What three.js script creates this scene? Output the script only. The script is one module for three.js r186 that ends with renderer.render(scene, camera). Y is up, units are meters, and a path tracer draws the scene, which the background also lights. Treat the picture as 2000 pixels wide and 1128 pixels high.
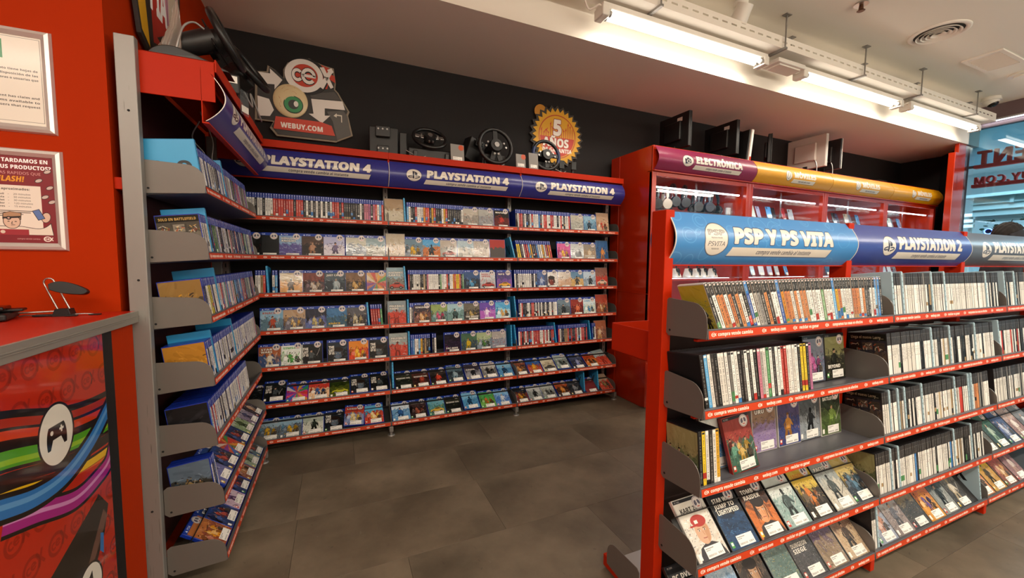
import * as THREE from 'three';
import { RoundedBoxGeometry } from 'three/addons/geometries/RoundedBoxGeometry.js';
import { mergeGeometries, toCreasedNormals } from 'three/addons/utils/BufferGeometryUtils.js';
import { MarchingCubes } from 'three/addons/objects/MarchingCubes.js';
import { RectAreaLightUniformsLib } from 'three/addons/lights/RectAreaLightUniformsLib.js';

// ---------------------------------------------------------------- camera, exposure, light levels
const scene = new THREE.Scene();
scene.background = new THREE.Color(0x0a0c0e);
const camera = new THREE.PerspectiveCamera(THREE.MathUtils.radToDeg(2 * Math.atan(564 / 776.4)), 2000 / 1128, 0.05, 80);
camera.rotation.order = 'YXZ';
camera.position.set(-0.3312, 1.2816, 3.2308);
camera.rotation.set(-0.072, -0.4124, 0.0088);
scene.add(camera);
const renderer = new THREE.WebGLRenderer({ antialias: true });
renderer.toneMapping = THREE.LinearToneMapping;
renderer.toneMappingExposure = 2.5;
renderer.shadowMap.enabled = true;
RectAreaLightUniformsLib.init();
const TUBE_LIGHT = 16, TUBE_SIDE = 1.9, REAR_LIGHT = 33, REAR_SIDE = 22, TUBE_GLOW = 1.6, LED_LIGHT = 11, MALL_LIGHT = 10;
const WARM = new THREE.Color(1.0, 0.90, 0.76), COOL = new THREE.Color(0.86, 0.93, 1.0);

// ---------------------------------------------------------------- helpers
const V3 = (x, y, z) => new THREE.Vector3(x, y, z);
function rng(seed) { let a = seed >>> 0; return () => { a = (a + 0x6D2B79F5) >>> 0; let t = a; t = Math.imul(t ^ (t >>> 15), t | 1); t ^= t + Math.imul(t ^ (t >>> 7), t | 61); return ((t ^ (t >>> 14)) >>> 0) / 4294967296; }; }
const taken = new Map();
function numbered(n) { const k = taken.get(n) || 0; taken.set(n, k + 1); return k ? `${n}_${String(k).padStart(3, '0')}` : n; }
function thing(name, label, category, pos = [0, 0, 0], ry = 0, group) {
  const o = new THREE.Group(); o.name = numbered(name); o.position.set(...pos); o.rotation.order = 'YXZ'; o.rotation.y = ry;
  o.userData = { label, category }; if (group) o.userData.group = group;
  scene.add(o); return o;
}
function mesh(name, geo, mat, parent, label) {
  const m = new THREE.Mesh(geo, mat); m.name = name; m.castShadow = m.receiveShadow = true;
  if (label) m.userData.label = label;
  if (parent) parent.add(m);
  return m;
}
function struct(name, geo, mat, parent) { const m = mesh(parent ? name : numbered(name), geo, mat, parent || scene); if (!parent) m.userData.kind = 'structure'; return m; }
const box = (w, h, d, x = 0, y = 0, z = 0) => new THREE.BoxGeometry(w, h, d).translate(x, y, z);
const rbox = (w, h, d, r, x = 0, y = 0, z = 0, s = 1) => new RoundedBoxGeometry(w, h, d, s, r).translate(x, y, z);
const span = (x0, x1, y0, y1, z0, z1) => box(x1 - x0, y1 - y0, z1 - z0, (x0 + x1) / 2, (y0 + y1) / 2, (z0 + z1) / 2);
const rspan = (x0, x1, y0, y1, z0, z1, r = 0.002) => rbox(x1 - x0, y1 - y0, z1 - z0, r, (x0 + x1) / 2, (y0 + y1) / 2, (z0 + z1) / 2);
function merge(list) { return mergeGeometries(list.map(g => { const n = g.index ? g.toNonIndexed() : g; for (const k of Object.keys(n.attributes)) if (!['position', 'normal', 'uv'].includes(k)) n.deleteAttribute(k); return n; })); }
function shapeOf(pts) { const s = new THREE.Shape(); pts.forEach((p, i) => i ? s.lineTo(p[0], p[1]) : s.moveTo(p[0], p[1])); s.closePath(); return s; }
function extrude(pts, depth, bevel = 0, holes) {
  const s = Array.isArray(pts) ? shapeOf(pts) : pts; if (holes) s.holes = holes;
  return new THREE.ExtrudeGeometry(s, { depth, bevelEnabled: bevel > 0, bevelSize: bevel, bevelThickness: bevel, bevelSegments: 1, curveSegments: 20 });
}
const tube = (pts, r, seg = 40, rs = 6) => new THREE.TubeGeometry(new THREE.CatmullRomCurve3(pts.map(p => V3(...p))), seg, r, rs, false);
function canvas(w, h, draw, opt = {}) {
  const c = document.createElement('canvas'); c.width = w; c.height = h; const g = c.getContext('2d'); draw(g, w, h);
  const t = new THREE.CanvasTexture(c); t.magFilter = THREE.LinearFilter; if (!opt.data) t.colorSpace = THREE.SRGBColorSpace;
  if (opt.repeat) { t.wrapS = t.wrapT = THREE.RepeatWrapping; }
  return t;
}
const PM = (color, roughness, extra = {}) => new THREE.MeshPhysicalMaterial({ color, roughness, metalness: 0, ...extra });
const SM = (color, roughness = 0.6, metalness = 0, extra = {}) => new THREE.MeshStandardMaterial({ color, roughness, metalness, ...extra });
const ord = n => n + (n % 100 > 10 && n % 100 < 14 ? 'th' : ['th', 'st', 'nd', 'rd'][n % 10] || 'th');
function cellUV(geo, col, row, cols, rows) {
  const u = geo.attributes.uv; for (let i = 0; i < u.count; i++) u.setXY(i, (col + u.getX(i)) / cols, 1 - (row + 1 - u.getY(i)) / rows); return geo;
}
function noiseCanvas(w, h, seed, octaves, lo, hi) {           // tiling value noise, grey
  const R = rng(seed), data = new Float32Array(w * h);
  let amp = 1, sum = 0;
  for (const n of octaves) {
    const g = Array.from({ length: n * n }, R); sum += amp;
    for (let y = 0; y < h; y++) for (let x = 0; x < w; x++) {
      const fx = x / w * n, fy = y / h * n, x0 = Math.floor(fx), y0 = Math.floor(fy); let tx = fx - x0, ty = fy - y0; tx = tx * tx * (3 - 2 * tx); ty = ty * ty * (3 - 2 * ty);
      const a = g[(y0 % n) * n + x0 % n], b = g[(y0 % n) * n + (x0 + 1) % n], c = g[((y0 + 1) % n) * n + x0 % n], d = g[((y0 + 1) % n) * n + (x0 + 1) % n];
      data[y * w + x] += amp * ((a * (1 - tx) + b * tx) * (1 - ty) + (c * (1 - tx) + d * tx) * ty);
    }
    amp *= 0.62;
  }
  return (g) => { const im = g.createImageData(w, h); for (let i = 0; i < w * h; i++) { const v = data[i] / sum, q = lo.map((l, k) => l + (hi[k] - l) * v); im.data.set([q[0], q[1], q[2], 255], i * 4); } g.putImageData(im, 0, 0); };
}

// ---------------------------------------------------------------- materials
const M = {
  red: PM(0xa82d04, 0.6, { specularIntensity: 0.12 }), redGloss: PM(0xb02806, 0.24, { clearcoat: 0.5, clearcoatRoughness: 0.12 }), redMetal: PM(0xb32707, 0.45, { specularIntensity: 0.25 }),
  black: SM(0x161313, 0.85), peg: SM(0x0d0c0d, 0.8), white: SM(0xefe8dc, 0.85), ceil: SM(0xeee8da, 0.9),
  grey: PM(0x7b7671, 0.5, { metalness: 0.25 }), greyLight: PM(0xa9a6a2, 0.42, { metalness: 0.45 }), shelf: PM(0x66656a, 0.4, { metalness: 0.3 }), postGrey: PM(0x9d9b98, 0.45, { metalness: 0.4 }),
  steel: SM(0xb5b3b0, 0.28, 0.9), blackPlastic: PM(0x141414, 0.45), blackGloss: PM(0x0d0d0e, 0.18), rubber: PM(0x121212, 0.38),
  whitePlastic: PM(0xe9e4da, 0.4), cyan: PM(0x2f93c8, 0.35), paleDivider: PM(0xa9c3cd, 0.4), silver: SM(0xd6d3cf, 0.32, 0.55),
  glass: PM(0xffffff, 0.02, { transmission: 1, thickness: 0, ior: 1.3 }), acrylic: PM(0xf2f6f8, 0.05, { transmission: 0.95, thickness: 0, ior: 1.3 }),
  dark: SM(0x060606, 0.7), shadowGap: SM(0x080808, 0.9),
};
{ // fine paint grain on the large red walls and a worn, scuffed look on the grey plates
  const grain = canvas(512, 512, noiseCanvas(512, 512, 5, [32, 64, 128, 256], [90, 90, 90], [165, 165, 165]), { data: true, repeat: true });
  M.red.bumpMap = grain; M.red.bumpScale = 0.0008; M.ceil.bumpMap = grain; M.ceil.bumpScale = 0.0006; M.white.bumpMap = grain; M.white.bumpScale = 0.0006;
  M.grey.roughnessMap = canvas(512, 512, noiseCanvas(512, 512, 8, [6, 17, 60], [150, 150, 150], [255, 255, 255]), { data: true, repeat: true });
  M.grey.map = canvas(256, 256, (g, w, h) => { g.fillStyle = '#e9e7e4'; g.fillRect(0, 0, w, h); const R = rng(71); for (let i = 0; i < 34; i++) { g.fillStyle = `rgba(${R() > 0.35 ? '40,36,32' : '255,252,246'},${0.15 + R() * 0.4})`; g.beginPath(); g.ellipse(R() * w, R() * h, 1 + R() * 4, 0.8 + R() * 1.5, R() * 3, 0, 7); g.fill(); } });
  M.postGrey.map = M.grey.map;
}
function txt(g, s, x, y, px, o = {}) {                          // heavy lettering, stretched to a width when given
  g.save(); g.translate(x, y); g.font = `${o.weight || 'bold'} ${px}px ${o.font || 'sans-serif'}`; g.textBaseline = o.base || 'alphabetic';
  const w = g.measureText(s).width || 1; const sx = o.width ? o.width / w : (o.sx || 1);
  if (o.rot) g.rotate(o.rot);
  g.transform(1, 0, o.skew || 0, 1, 0, 0); g.scale(sx, o.sy || 1);
  const dx = o.align === 'center' ? -w / 2 : o.align === 'right' ? -w : 0; g.lineJoin = 'round';
  if (o.outline) { g.strokeStyle = o.outline; g.lineWidth = o.ow || px * 0.3; g.strokeText(s, dx, 0); }
  if (o.fat) { g.strokeStyle = o.color || '#fff'; g.lineWidth = px * o.fat; g.strokeText(s, dx, 0); }
  g.fillStyle = o.color || '#fff'; g.fillText(s, dx, 0); g.restore();
}
function cexMark(g, x, y, r, ring = '#fff', ground = '#c03018') { // the little round shop mark
  g.save(); g.translate(x, y); g.strokeStyle = ring; g.lineWidth = r * 0.34; g.beginPath(); g.ellipse(-r * 0.15, 0, r, r * 0.95, 0, 0, 7); g.stroke();
  g.lineWidth = r * 0.3; g.beginPath(); g.moveTo(r * 0.65, -r * 0.75); g.lineTo(r * 1.45, r * 0.75); g.moveTo(r * 1.45, -r * 0.75); g.lineTo(r * 0.65, r * 0.75); g.stroke();
  g.lineWidth = r * 0.2; g.beginPath(); g.arc(-r * 0.5, 0, r * 0.28, 0.8, 5.4); g.stroke(); g.beginPath(); g.arc(r * 0.1, 0, r * 0.28, 0.6, 6.2); g.lineTo(-r * 0.15, 0); g.stroke(); g.restore();
}

// ---------------------------------------------------------------- the room
const CEIL = 3.18, SOFFIT = 2.775, LW = -1.03;
{ // vinyl floor tiles, each its own slab, over a dark bed
  const floor = struct('floor', span(-4.3, 7.7, -0.12, -0.006, -0.3, 6.7), SM(0x2c2a28, 0.9));
  const paint = noiseCanvas(1024, 1024, 3, [5, 9, 19, 41, 90, 200], [72, 64, 52], [150, 136, 116]);
  const map = canvas(1024, 1024, (g, w, h) => { paint(g); const R = rng(9); for (let i = 0; i < 240; i++) { g.fillStyle = `rgba(${R() > 0.6 ? '150,146,140' : '30,28,26'},${0.10 + R() * 0.2})`; g.beginPath(); g.ellipse(R() * w, R() * h, 1 + R() * 7, 0.6 + R() * 1.6, R() * 3, 0, 7); g.fill(); } }, { repeat: true });
  const rough = canvas(512, 512, noiseCanvas(512, 512, 12, [4, 9, 30, 90], [115, 115, 115], [205, 205, 205]), { data: true, repeat: true });
  const bump = canvas(512, 512, noiseCanvas(512, 512, 15, [40, 90, 180], [90, 90, 90], [160, 160, 160]), { data: true, repeat: true });
  const mats = [0xffffff, 0xf3f1ee, 0xe9e8e6].map(c => PM(c, 0.75, { map, roughnessMap: rough, bumpMap: bump, bumpScale: 0.0006 }));
  const tw = 0.92, th = 0.46, R = rng(31);
  const geos = Array.from({ length: 6 }, (_, k) => { const g = rbox(tw - 0.0010, 0.006, th - 0.0010, 0.0005, 0, -0.003, 0); const p = g.attributes.position, n = g.attributes.normal, u = g.attributes.uv, ox = rng(k + 50)(), oy = rng(k + 90)(); for (let i = 0; i < p.count; i++) u.setXY(i, ox + p.getX(i) / 1.6, oy + p.getZ(i) / 1.6); return g; });
  let row = 0;
  for (let z = 1.56 - 4 * th; z < 6.4; z += th, row++) {
    const off = [0.25, -0.1, 0.53, -0.38, 0.08][row % 5];
    for (let x = -4.3 + off; x < 7.5; x += tw) { const t = mesh('floor_tile', geos[Math.floor(R() * 6)], mats[Math.floor(R() * 3)], floor); t.position.set(x, 0, z + th / 2); }
  }
}
struct('wall_back', span(-1.03, 7.6, 0, SOFFIT + 0.4, -0.2, 0), M.black);
struct('wall_left', span(-1.5, LW, 0, CEIL, -0.2, 1.418), M.red);
struct('wall_counter', span(-4.5, -1.5, 0, CEIL, 1.2, 1.418), M.red);
struct('wall_office', span(-4.5, -4.3, 0, CEIL, 1.418, 6.7), M.red);
struct('wall_front', span(-4.5, 7.7, 0, CEIL, 6.5, 6.7), M.white);
struct('wall_right', extrude([[7.4, 0], [7.5, 0], [7.5, -0.5], [7.04, -0.83], [6.98, -0.83], [6.98, -0.78], [7.4, -0.44]], CEIL).rotateX(-Math.PI / 2), M.black);
struct('ceiling', span(-4.5, 7.7, CEIL, CEIL + 0.15, -0.2, 6.7), M.ceil);
struct('trim_1', span(LW, 7.45, SOFFIT, CEIL, 0, 0.85), M.white);                  // the boxed-in soffit above the shelves
{ const post = struct('trim_2', merge([rspan(6.74, 6.98, 0, CEIL, 0.79, 0.832, 0.004), rspan(6.66, 6.76, 0, 2.66, 0.765, 0.832, 0.006)]), M.redGloss); }

{ // shop window in the right-hand wall
  const w = struct('window_1', merge([span(6.88, 6.96, 0, 0.12, 0.835, 6.5), span(6.88, 6.96, 2.93, CEIL, 0.835, 6.5), span(6.88, 6.96, 0.12, 2.93, 3.4, 3.46), span(6.88, 6.96, 0.12, 2.93, 5.6, 5.66)]), PM(0x6d5a5c, 0.5));
  const tint = PM(0xc6dde6, 0.03, { transmission: 1, thickness: 0, ior: 1.45 });
  for (const [a, b] of [[0.835, 3.4], [3.46, 5.6], [5.66, 6.5]]) mesh('window_pane', span(6.915, 6.925, 0.12, 2.93, a, b), tint, w);
}
{ // the mall outside the window
  struct('mall_floor', span(7.7, 15, -0.12, 0, -3, 8), SM(0xb9b6b0, 0.5));
  struct('mall_ceiling', span(7.0, 15, 3.6, 3.75, -3, 8), SM(0xdfe6e8, 0.9));
  struct('mall_wall', span(14.8, 15, 0, 3.6, -3, 8), SM(0xd8e2e4, 0.9));
  struct('mall_end_wall', span(7.62, 15, 0, 3.6, -3.2, -3), SM(0xd8e2e4, 0.9)); struct('mall_far_wall', span(7.0, 15, 0, 3.6, 8, 8.2), SM(0xd8e2e4, 0.9));
  struct('mall_bulkhead', merge([span(9.6, 10.2, 2.09, 2.40, 0.09, 8), span(9.5, 10.25, 2.40, 2.45, -0.02, 8), span(9.57, 10.2, 2.19, 2.205, 0.07, 8), span(9.57, 10.2, 2.29, 2.30, 0.07, 8), span(9.66, 10.2, 2.03, 2.09, 0.11, 8), span(9.56, 9.6, 2.28, 2.45, 0.50, 0.545)]), SM(0xb4c6c6, 0.8));
}
// ---------------------------------------------------------------- lamps
function areaLight(w, h, color, intensity, pos, look) { const l = new THREE.RectAreaLight(color, intensity, w, h); l.position.set(...pos); l.lookAt(...look); scene.add(l); return l; }
const tubeMat = new THREE.MeshStandardMaterial({ color: 0xffffff, emissive: WARM, emissiveIntensity: TUBE_GLOW, roughness: 0.4 });
function tubeLamp(cx, y, z, label, group) {
  const down = group ? REAR_LIGHT : TUBE_LIGHT, side = group ? REAR_SIDE : TUBE_SIDE;
  const t = thing('tube_light', label, 'lamp', [cx, y, z], 0, group);
  mesh('batten', merge([rspan(-0.79, 0.79, 0.022, 0.058, -0.045, 0.045, 0.006)]), M.whitePlastic, t);
  for (const dz of [-0.024, 0.024]) mesh('tube', new THREE.CylinderGeometry(0.014, 0.014, 1.49, 16).rotateZ(Math.PI / 2).translate(0, 0, dz), tubeMat, t, 'glowing white tube');
  for (const s of [-1, 1]) {
    mesh('end_cap', merge([rspan(s * 0.77 - 0.028, s * 0.77 + 0.028, -0.028, 0.04, -0.05, 0.05, 0.008)]), M.whitePlastic, t);
    for (const dz of [-0.024, 0.024]) mesh('socket_ring', new THREE.CylinderGeometry(0.019, 0.019, 0.03, 14).rotateZ(Math.PI / 2).translate(s * 0.735, 0, dz), M.greyLight, t);
  }
  if (group) mesh('hanger_rod', merge([-0.5, 0.5].map(x => span(x - 0.004, x + 0.004, 0.055, CEIL - y, -0.004, 0.004))), M.postGrey, t);
  areaLight(1.48, 0.07, WARM, down, [cx, y - 0.018, z], [cx, -5, z]);
  areaLight(1.48, 0.03, WARM, side, [cx, y, z - 0.046], [cx, y + (group ? 0.9 : -1.0), z - 5]);
  areaLight(1.48, 0.03, WARM, side, [cx, y, z + 0.046], [cx, y + 1.2, z + 5]);
}
tubeLamp(2.03, 2.865, 1.0, 'lit tube lamp nearest the camera, in the row under the ceiling tray');
tubeLamp(4.07, 2.865, 1.0, 'lit tube lamp in the middle of the row under the ceiling tray');
tubeLamp(5.8, 2.868, 1.0, 'lit tube lamp at the window end of the ceiling row');
for (const [x, z] of [[-1.9, 3.6], [0.1, 3.9], [2.1, 3.9], [4.1, 3.9], [-0.9, 5.6], [1.6, 5.6], [4.1, 5.6], [6.0, 3.9]]) tubeLamp(x, 2.64, z, 'tube lamp of a ceiling row behind the camera', 'tube lamps behind the camera');
{ // perforated cable tray with its hangers, along the lamps
  const t = thing('cable_tray', 'long white perforated cable tray hung along the ceiling lamps', 'cable tray', [0, 0, 0]);
  const s = shapeOf([[0.2, 2.945], [6.72, 2.945], [6.72, 3.03], [0.2, 3.03]]);
  for (let x = 0.3; x < 6.6; x += 0.095) { s.holes.push(new THREE.Path([[x, 2.982], [x + 0.055, 2.982], [x + 0.055, 2.994], [x, 2.994]].map(p => new THREE.Vector2(...p)))); }
  mesh('tray_side', extrude(s, 0.003).translate(0, 0, 1.118), M.white, t);
  mesh('tray_side', extrude(s.clone(), 0.003).translate(0, 0, 0.96), M.white, t);
  mesh('tray_floor', span(0.2, 6.72, 2.942, 2.945, 0.96, 1.121), M.white, t);
  for (const x of [1.62, 2.87, 3.96, 4.95, 6.16]) {
    const h = mesh('hanger', merge([span(x - 0.012, x + 0.012, 2.925, 2.94, 0.93, 1.15), span(x - 0.004, x + 0.004, 2.94, CEIL, 1.135, 1.143), span(x - 0.03, x + 0.03, CEIL - 0.006, CEIL, 1.12, 1.16)]), M.postGrey, t);
    mesh('hanger', merge([span(x + 0.35, x + 0.357, 3.0, CEIL, 0.955, 0.962), span(x + 0.33, x + 0.38, CEIL - 0.006, CEIL, 0.94, 0.98)]), M.postGrey, t);
  }
  const j = thing('junction_box', 'flat white junction box between the first two tube lamps', 'junction box', [3.06, 2.885, 1.01]);
  mesh('case', rbox(0.34, 0.035, 0.15, 0.008), M.whitePlastic, j); mesh('lid', rbox(0.26, 0.012, 0.11, 0.004, 0, -0.022, 0), M.white, j);
  for (const x of [1.2, 3.28, 4.96]) { const c = thing('lamp_cable', ['short coiled white cable at the near end of the tray', 'short white cable beside the junction box', 'short white cable between the second and third tube lamps'][[1.2, 3.28, 4.96].indexOf(x)], 'cable'); mesh('cable', tube([[x - 0.1, 2.94, 1.02], [x - 0.03, 2.88, 0.99], [x + 0.02, 2.9, 1.03], [x + 0.06, 2.885, 1.0]], 0.006, 24), M.white, c); }
}
{ // ceiling fittings
  const v = thing('air_diffuser', 'round white air diffuser with concentric rings in the ceiling', 'vent', [4.24, CEIL, 1.5]);
  mesh('outer_ring', new THREE.LatheGeometry([[0.185, 0], [0.185, -0.008], [0.17, -0.014], [0.15, -0.008], [0.15, 0]].map(p => new THREE.Vector2(...p)), 48), M.white, v);
  for (const r of [0.125, 0.095, 0.066, 0.036]) mesh('cone_ring', new THREE.LatheGeometry([[r - 0.012, 0.0], [r + 0.01, -0.022], [r + 0.013, -0.02], [r - 0.006, 0.0]].map(p => new THREE.Vector2(...p)), 40), M.white, v);
  mesh('backing', new THREE.CylinderGeometry(0.15, 0.15, 0.002, 40).translate(0, -0.001, 0), SM(0x3a3733, 0.9), v);
  const g = thing('air_grille', 'square white air grille with parallel blades in the ceiling', 'vent', [5.33, CEIL, 1.49]);
  mesh('frame', merge([span(-0.26, 0.26, -0.012, 0, -0.13, -0.1), span(-0.26, 0.26, -0.012, 0, 0.1, 0.13), span(-0.26, -0.22, -0.012, 0, -0.1, 0.1), span(0.22, 0.26, -0.012, 0, -0.1, 0.1)]), M.white, g);
  mesh('backing', span(-0.22, 0.22, -0.003, 0, -0.1, 0.1), SM(0x55504a, 0.9), g);
  for (let i = 0; i < 9; i++) mesh('blade', box(0.016, 0.016, 0.2).rotateZ(0.5).translate(-0.19 + i * 0.0475, -0.008, 0), M.white, g);
  const d = thing('ceiling_camera', 'small white dome camera on the ceiling near the shop window', 'camera', [6.55, CEIL, 1.12]);
  mesh('base', new THREE.CylinderGeometry(0.075, 0.085, 0.04, 28).translate(0, -0.02, 0), M.whitePlastic, d); mesh('shroud', new THREE.SphereGeometry(0.068, 24, 12, 0, 6.3, 1.3, 1.85).translate(0, -0.03, 0), M.whitePlastic, d);
  mesh('dome', new THREE.SphereGeometry(0.05, 24, 16).translate(0.0, -0.06, 0.012), M.blackGloss, d);
  const c = thing('wall_washer', 'white adjustable spotlight cut off by the top of the picture', 'spotlight', [2.42, CEIL, 1.09]);
  mesh('base', new THREE.CylinderGeometry(0.05, 0.05, 0.03, 24).translate(0, -0.015, 0), M.whitePlastic, c); mesh('barrel', new THREE.CylinderGeometry(0.055, 0.06, 0.12, 24).rotateX(0.5).translate(0.0, -0.08, 0.01), M.whitePlastic, c);
  mesh('bezel', new THREE.TorusGeometry(0.058, 0.006, 8, 24).rotateX(Math.PI / 2 + 0.5).translate(0.0, -0.132, -0.018), M.white, c);
  const s = thing('sprinkler', 'small brass sprinkler head at the top of the picture', 'sprinkler', [3.22, CEIL, 1.45]);
  mesh('rose', new THREE.CylinderGeometry(0.04, 0.045, 0.012, 20).translate(0, -0.006, 0), M.steel, s); mesh('nozzle', new THREE.CylinderGeometry(0.012, 0.016, 0.04, 12).translate(0, -0.03, 0), SM(0x6a4a36, 0.4, 0.8), s); mesh('deflector', new THREE.CylinderGeometry(0.026, 0.02, 0.004, 12).translate(0, -0.055, 0), SM(0x6a4a36, 0.4, 0.8), s);
  const k = thing('smoke_detector', 'white round detector on the ceiling beside the square grille', 'detector', [5.95, CEIL, 1.5]);
  mesh('base', new THREE.CylinderGeometry(0.085, 0.095, 0.02, 28).translate(0, -0.01, 0), M.whitePlastic, k); mesh('lens', new THREE.CylinderGeometry(0.05, 0.06, 0.02, 24).translate(0, -0.028, 0), M.white, k);
  const l = thing('led_strip', 'thin lit strip light above the shop window', 'lamp', [6.86, 2.99, 1.9]);
  mesh('channel', rspan(-0.012, 0.012, 0, 0.02, -0.95, 0.95, 0.003), M.greyLight, l); mesh('diffuser', rspan(-0.009, 0.009, -0.012, 0.001, -0.94, 0.94, 0.003), new THREE.MeshStandardMaterial({ color: 0xffffff, emissive: new THREE.Color(0.75, 0.8, 1), emissiveIntensity: 1.2 }), l);
  areaLight(0.018, 1.88, COOL, 6, [6.86, 2.974, 1.9], [6.86, -3, 1.9]);
}
// mall lights beyond the window
{ const emi = (c, k) => new THREE.MeshStandardMaterial({ color: 0xffffff, emissive: new THREE.Color(c), emissiveIntensity: k });
  for (const [x, z] of [[8.6, 0.8], [8.6, 4], [12.2, 0.8], [12.2, 4]]) {
    const t = thing('mall_ceiling_panel', 'bright square ceiling panel of the mall beyond the window', 'lamp', [x, 3.6, z], 0, 'mall ceiling panels beyond the window');
    mesh('frame', merge([span(-0.75, 0.75, -0.02, 0, -0.75, -0.7), span(-0.75, 0.75, -0.02, 0, 0.7, 0.75), span(-0.75, -0.7, -0.02, 0, -0.7, 0.7), span(0.7, 0.75, -0.02, 0, -0.7, 0.7)]), M.white, t);
    mesh('diffuser', span(-0.7, 0.7, -0.012, -0.002, -0.7, 0.7), emi(0xe8f4ff, 1.4), t); areaLight(1.4, 1.4, new THREE.Color(0.85, 0.95, 1.0), MALL_LIGHT, [x, 3.58, z], [x, -3, z]);
  }
  [[2.13, 'upper', 0xcfe4ff], [2.03, 'middle', 0xbfdcff], [1.94, 'lower', 0xa8ccff]].forEach(([y, w, c], i) => { const t = thing('mall_light_bar', `${w} of three bright light bars seen through the window`, 'lamp', [9.7, y, -0.06]); mesh('housing', rspan(0.0, 0.06, -0.03, 0.03, -0.26, 0.14, 0.006), M.white, t); if (i === 2) mesh('stand', merge([rspan(0.02, 0.06, -y, 0.22, -0.24, -0.2, 0.004), rspan(0.02, 0.06, -y, 0.22, 0.06, 0.1, 0.004)].map(g => g.translate(0.045, 0, 0))), M.white, t); mesh('diffuser', rspan(-0.02, 0.005, -0.024, 0.024, -0.24, 0.13, 0.004), emi(c, 1.6), t); });
  const b = thing('blue_neon_ring', 'small glowing blue ring sign in the mall beyond the window', 'sign', [9.6, 1.83, 0.29]); mesh('ring', new THREE.TorusGeometry(0.045, 0.009, 8, 28).rotateY(Math.PI / 2), emi(0x2a50ff, 2), b); mesh('backing', new THREE.CylinderGeometry(0.06, 0.06, 0.01, 24).rotateZ(Math.PI / 2).translate(0.02, 0, 0), M.blackPlastic, b);
  // hedge of leaves under the bulkhead
  const R = rng(77), hedge = thing('hedge', 'dark green leafy hedge in the mall beyond the window', 'hedge', [9.88, 0, 1.75]);
  mesh('planter', rspan(-0.22, 0.22, 0, 0.7, -1.6, 4.5, 0.02), SM(0x8a8f90, 0.7), hedge);
  const leaf = new THREE.CircleGeometry(0.035, 6).scale(1, 0.6, 1), parts = []; for (let i = 0; i < 2600; i++) { const g = leaf.clone(); g.rotateX(R() * 6).rotateY(R() * 6).translate(-0.22 + R() * 0.44, 0.65 + R() * 1.40, -1.6 + R() * 4.4); parts.push(g); }
  const m = mesh('foliage', merge(parts), SM(0x2f5a48, 0.7, 0, { side: THREE.DoubleSide }), hedge); m.userData.kind = 'stuff';
}
{ // fascia lettering on the outside of the glass, read from behind
  const { FontLoader } = await import('three/addons/loaders/FontLoader.js'); const { TextGeometry } = await import('three/addons/geometries/TextGeometry.js');
  const font = await new FontLoader().loadAsync('fonts/droid/droid_sans_bold.typeface.json');
  const letterRed = PM(0xe03024, 0.7);
  const mk = (word, size, y, z, label, tag) => {
    const t = thing(tag, label, 'sign', [7.06, y, z], Math.PI / 2);   // faces the mall (+x): mirrored seen from inside
    const gs = []; let pen = 0;
    const whole = []; for (const ch of [...word].reverse()) { const g = new TextGeometry(ch, { font, size, depth: 0.05, curveSegments: 6, bevelEnabled: false }); g.computeBoundingBox(); const w = g.boundingBox.max.x - g.boundingBox.min.x; pen -= w; mesh('letter', g.translate(pen - g.boundingBox.min.x, 0, 0), letterRed, t); pen -= size * 0.16; }
    mesh('ledge', rspan(pen, 0.02, -0.045, -0.005, -0.01, 0.07, 0.004), letterRed, t);
  };
  mk('ENTERTAINMENT', 0.165, 2.53, 0.885, 'row of large red letters on the window, read from behind', 'large_letters');
  mk('WEBUY.COM', 0.085, 2.29, 0.88, 'row of small red web address letters on the window, read from behind', 'small_letters');
  const f = thing('window_fascia', 'pale blue translucent fascia panel behind the red letters', 'panel', [7.2, 2.545, 0.74]);
  mesh('panel', span(0, 0.01, 0, 0.6, 0, 4.5), PM(0xd4eef6, 0.4, { transmission: 0.6, thickness: 0 }), f); mesh('lower_rail', span(-0.01, 0.02, -0.03, 0.0, 0, 4.5), SM(0x4a5a60, 0.5), f);
}
// ---------------------------------------------------------------- shelving
const H = [0, 1.5206, 1.2745, 1.0323, 0.7896, 0.5524, 0.3122, 0.0769];        // undersides of the price rails, top shelf first
const GH = [0, 1.0509, 0.8056, 0.5597, 0.3016, 0.0678];
const railTex = off => canvas(2048, 64, (g, w, h) => {
  g.fillStyle = '#c63f1a'; g.fillRect(0, 0, w, h);
  const T = [['compra vende cambia', 0.115, 0.155], ['webuy.com', 0.315, 0.075], ['reciclar es ganar', 0.475, 0.105], ['compramos tus cosas en efectivo', 0.70, 0.185], ['webuy.com', 0.925, 0.075]];
  for (const [s, x, wd] of T) txt(g, s, (x - wd / 2) * w, 45, 40, { width: wd * w, fat: 0.03, color: '#f1e4d8' });
  for (const x of [0.02, 0.245, 0.40, 0.575, 0.845]) cexMark(g, x * w, 32, 15, '#f1e4d8');
});
const railMat = PM(0xffffff, 0.45, { map: railTex(), specularIntensity: 0.5 });
const stripGeo = (() => new THREE.PlaneGeometry(0.988, 0.0235))();
function platePts(d, h, drop) {                                                  // side plate outline in (depth, height), front at 0
  const p = [[0.0, 0], [0.002, h * 0.30]]; for (let i = 0; i <= 7; i++) { const a = i / 7 * Math.PI / 2; p.push([-0.055 + 0.055 * Math.cos(a), h * 0.45 + h * 0.5 * Math.sin(a)]); }
  p.push([-d + 0.012, h], [-d, h - 0.01], [-d, 0.012 - drop], [-d + 0.014, -drop]); return p;
}
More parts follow.
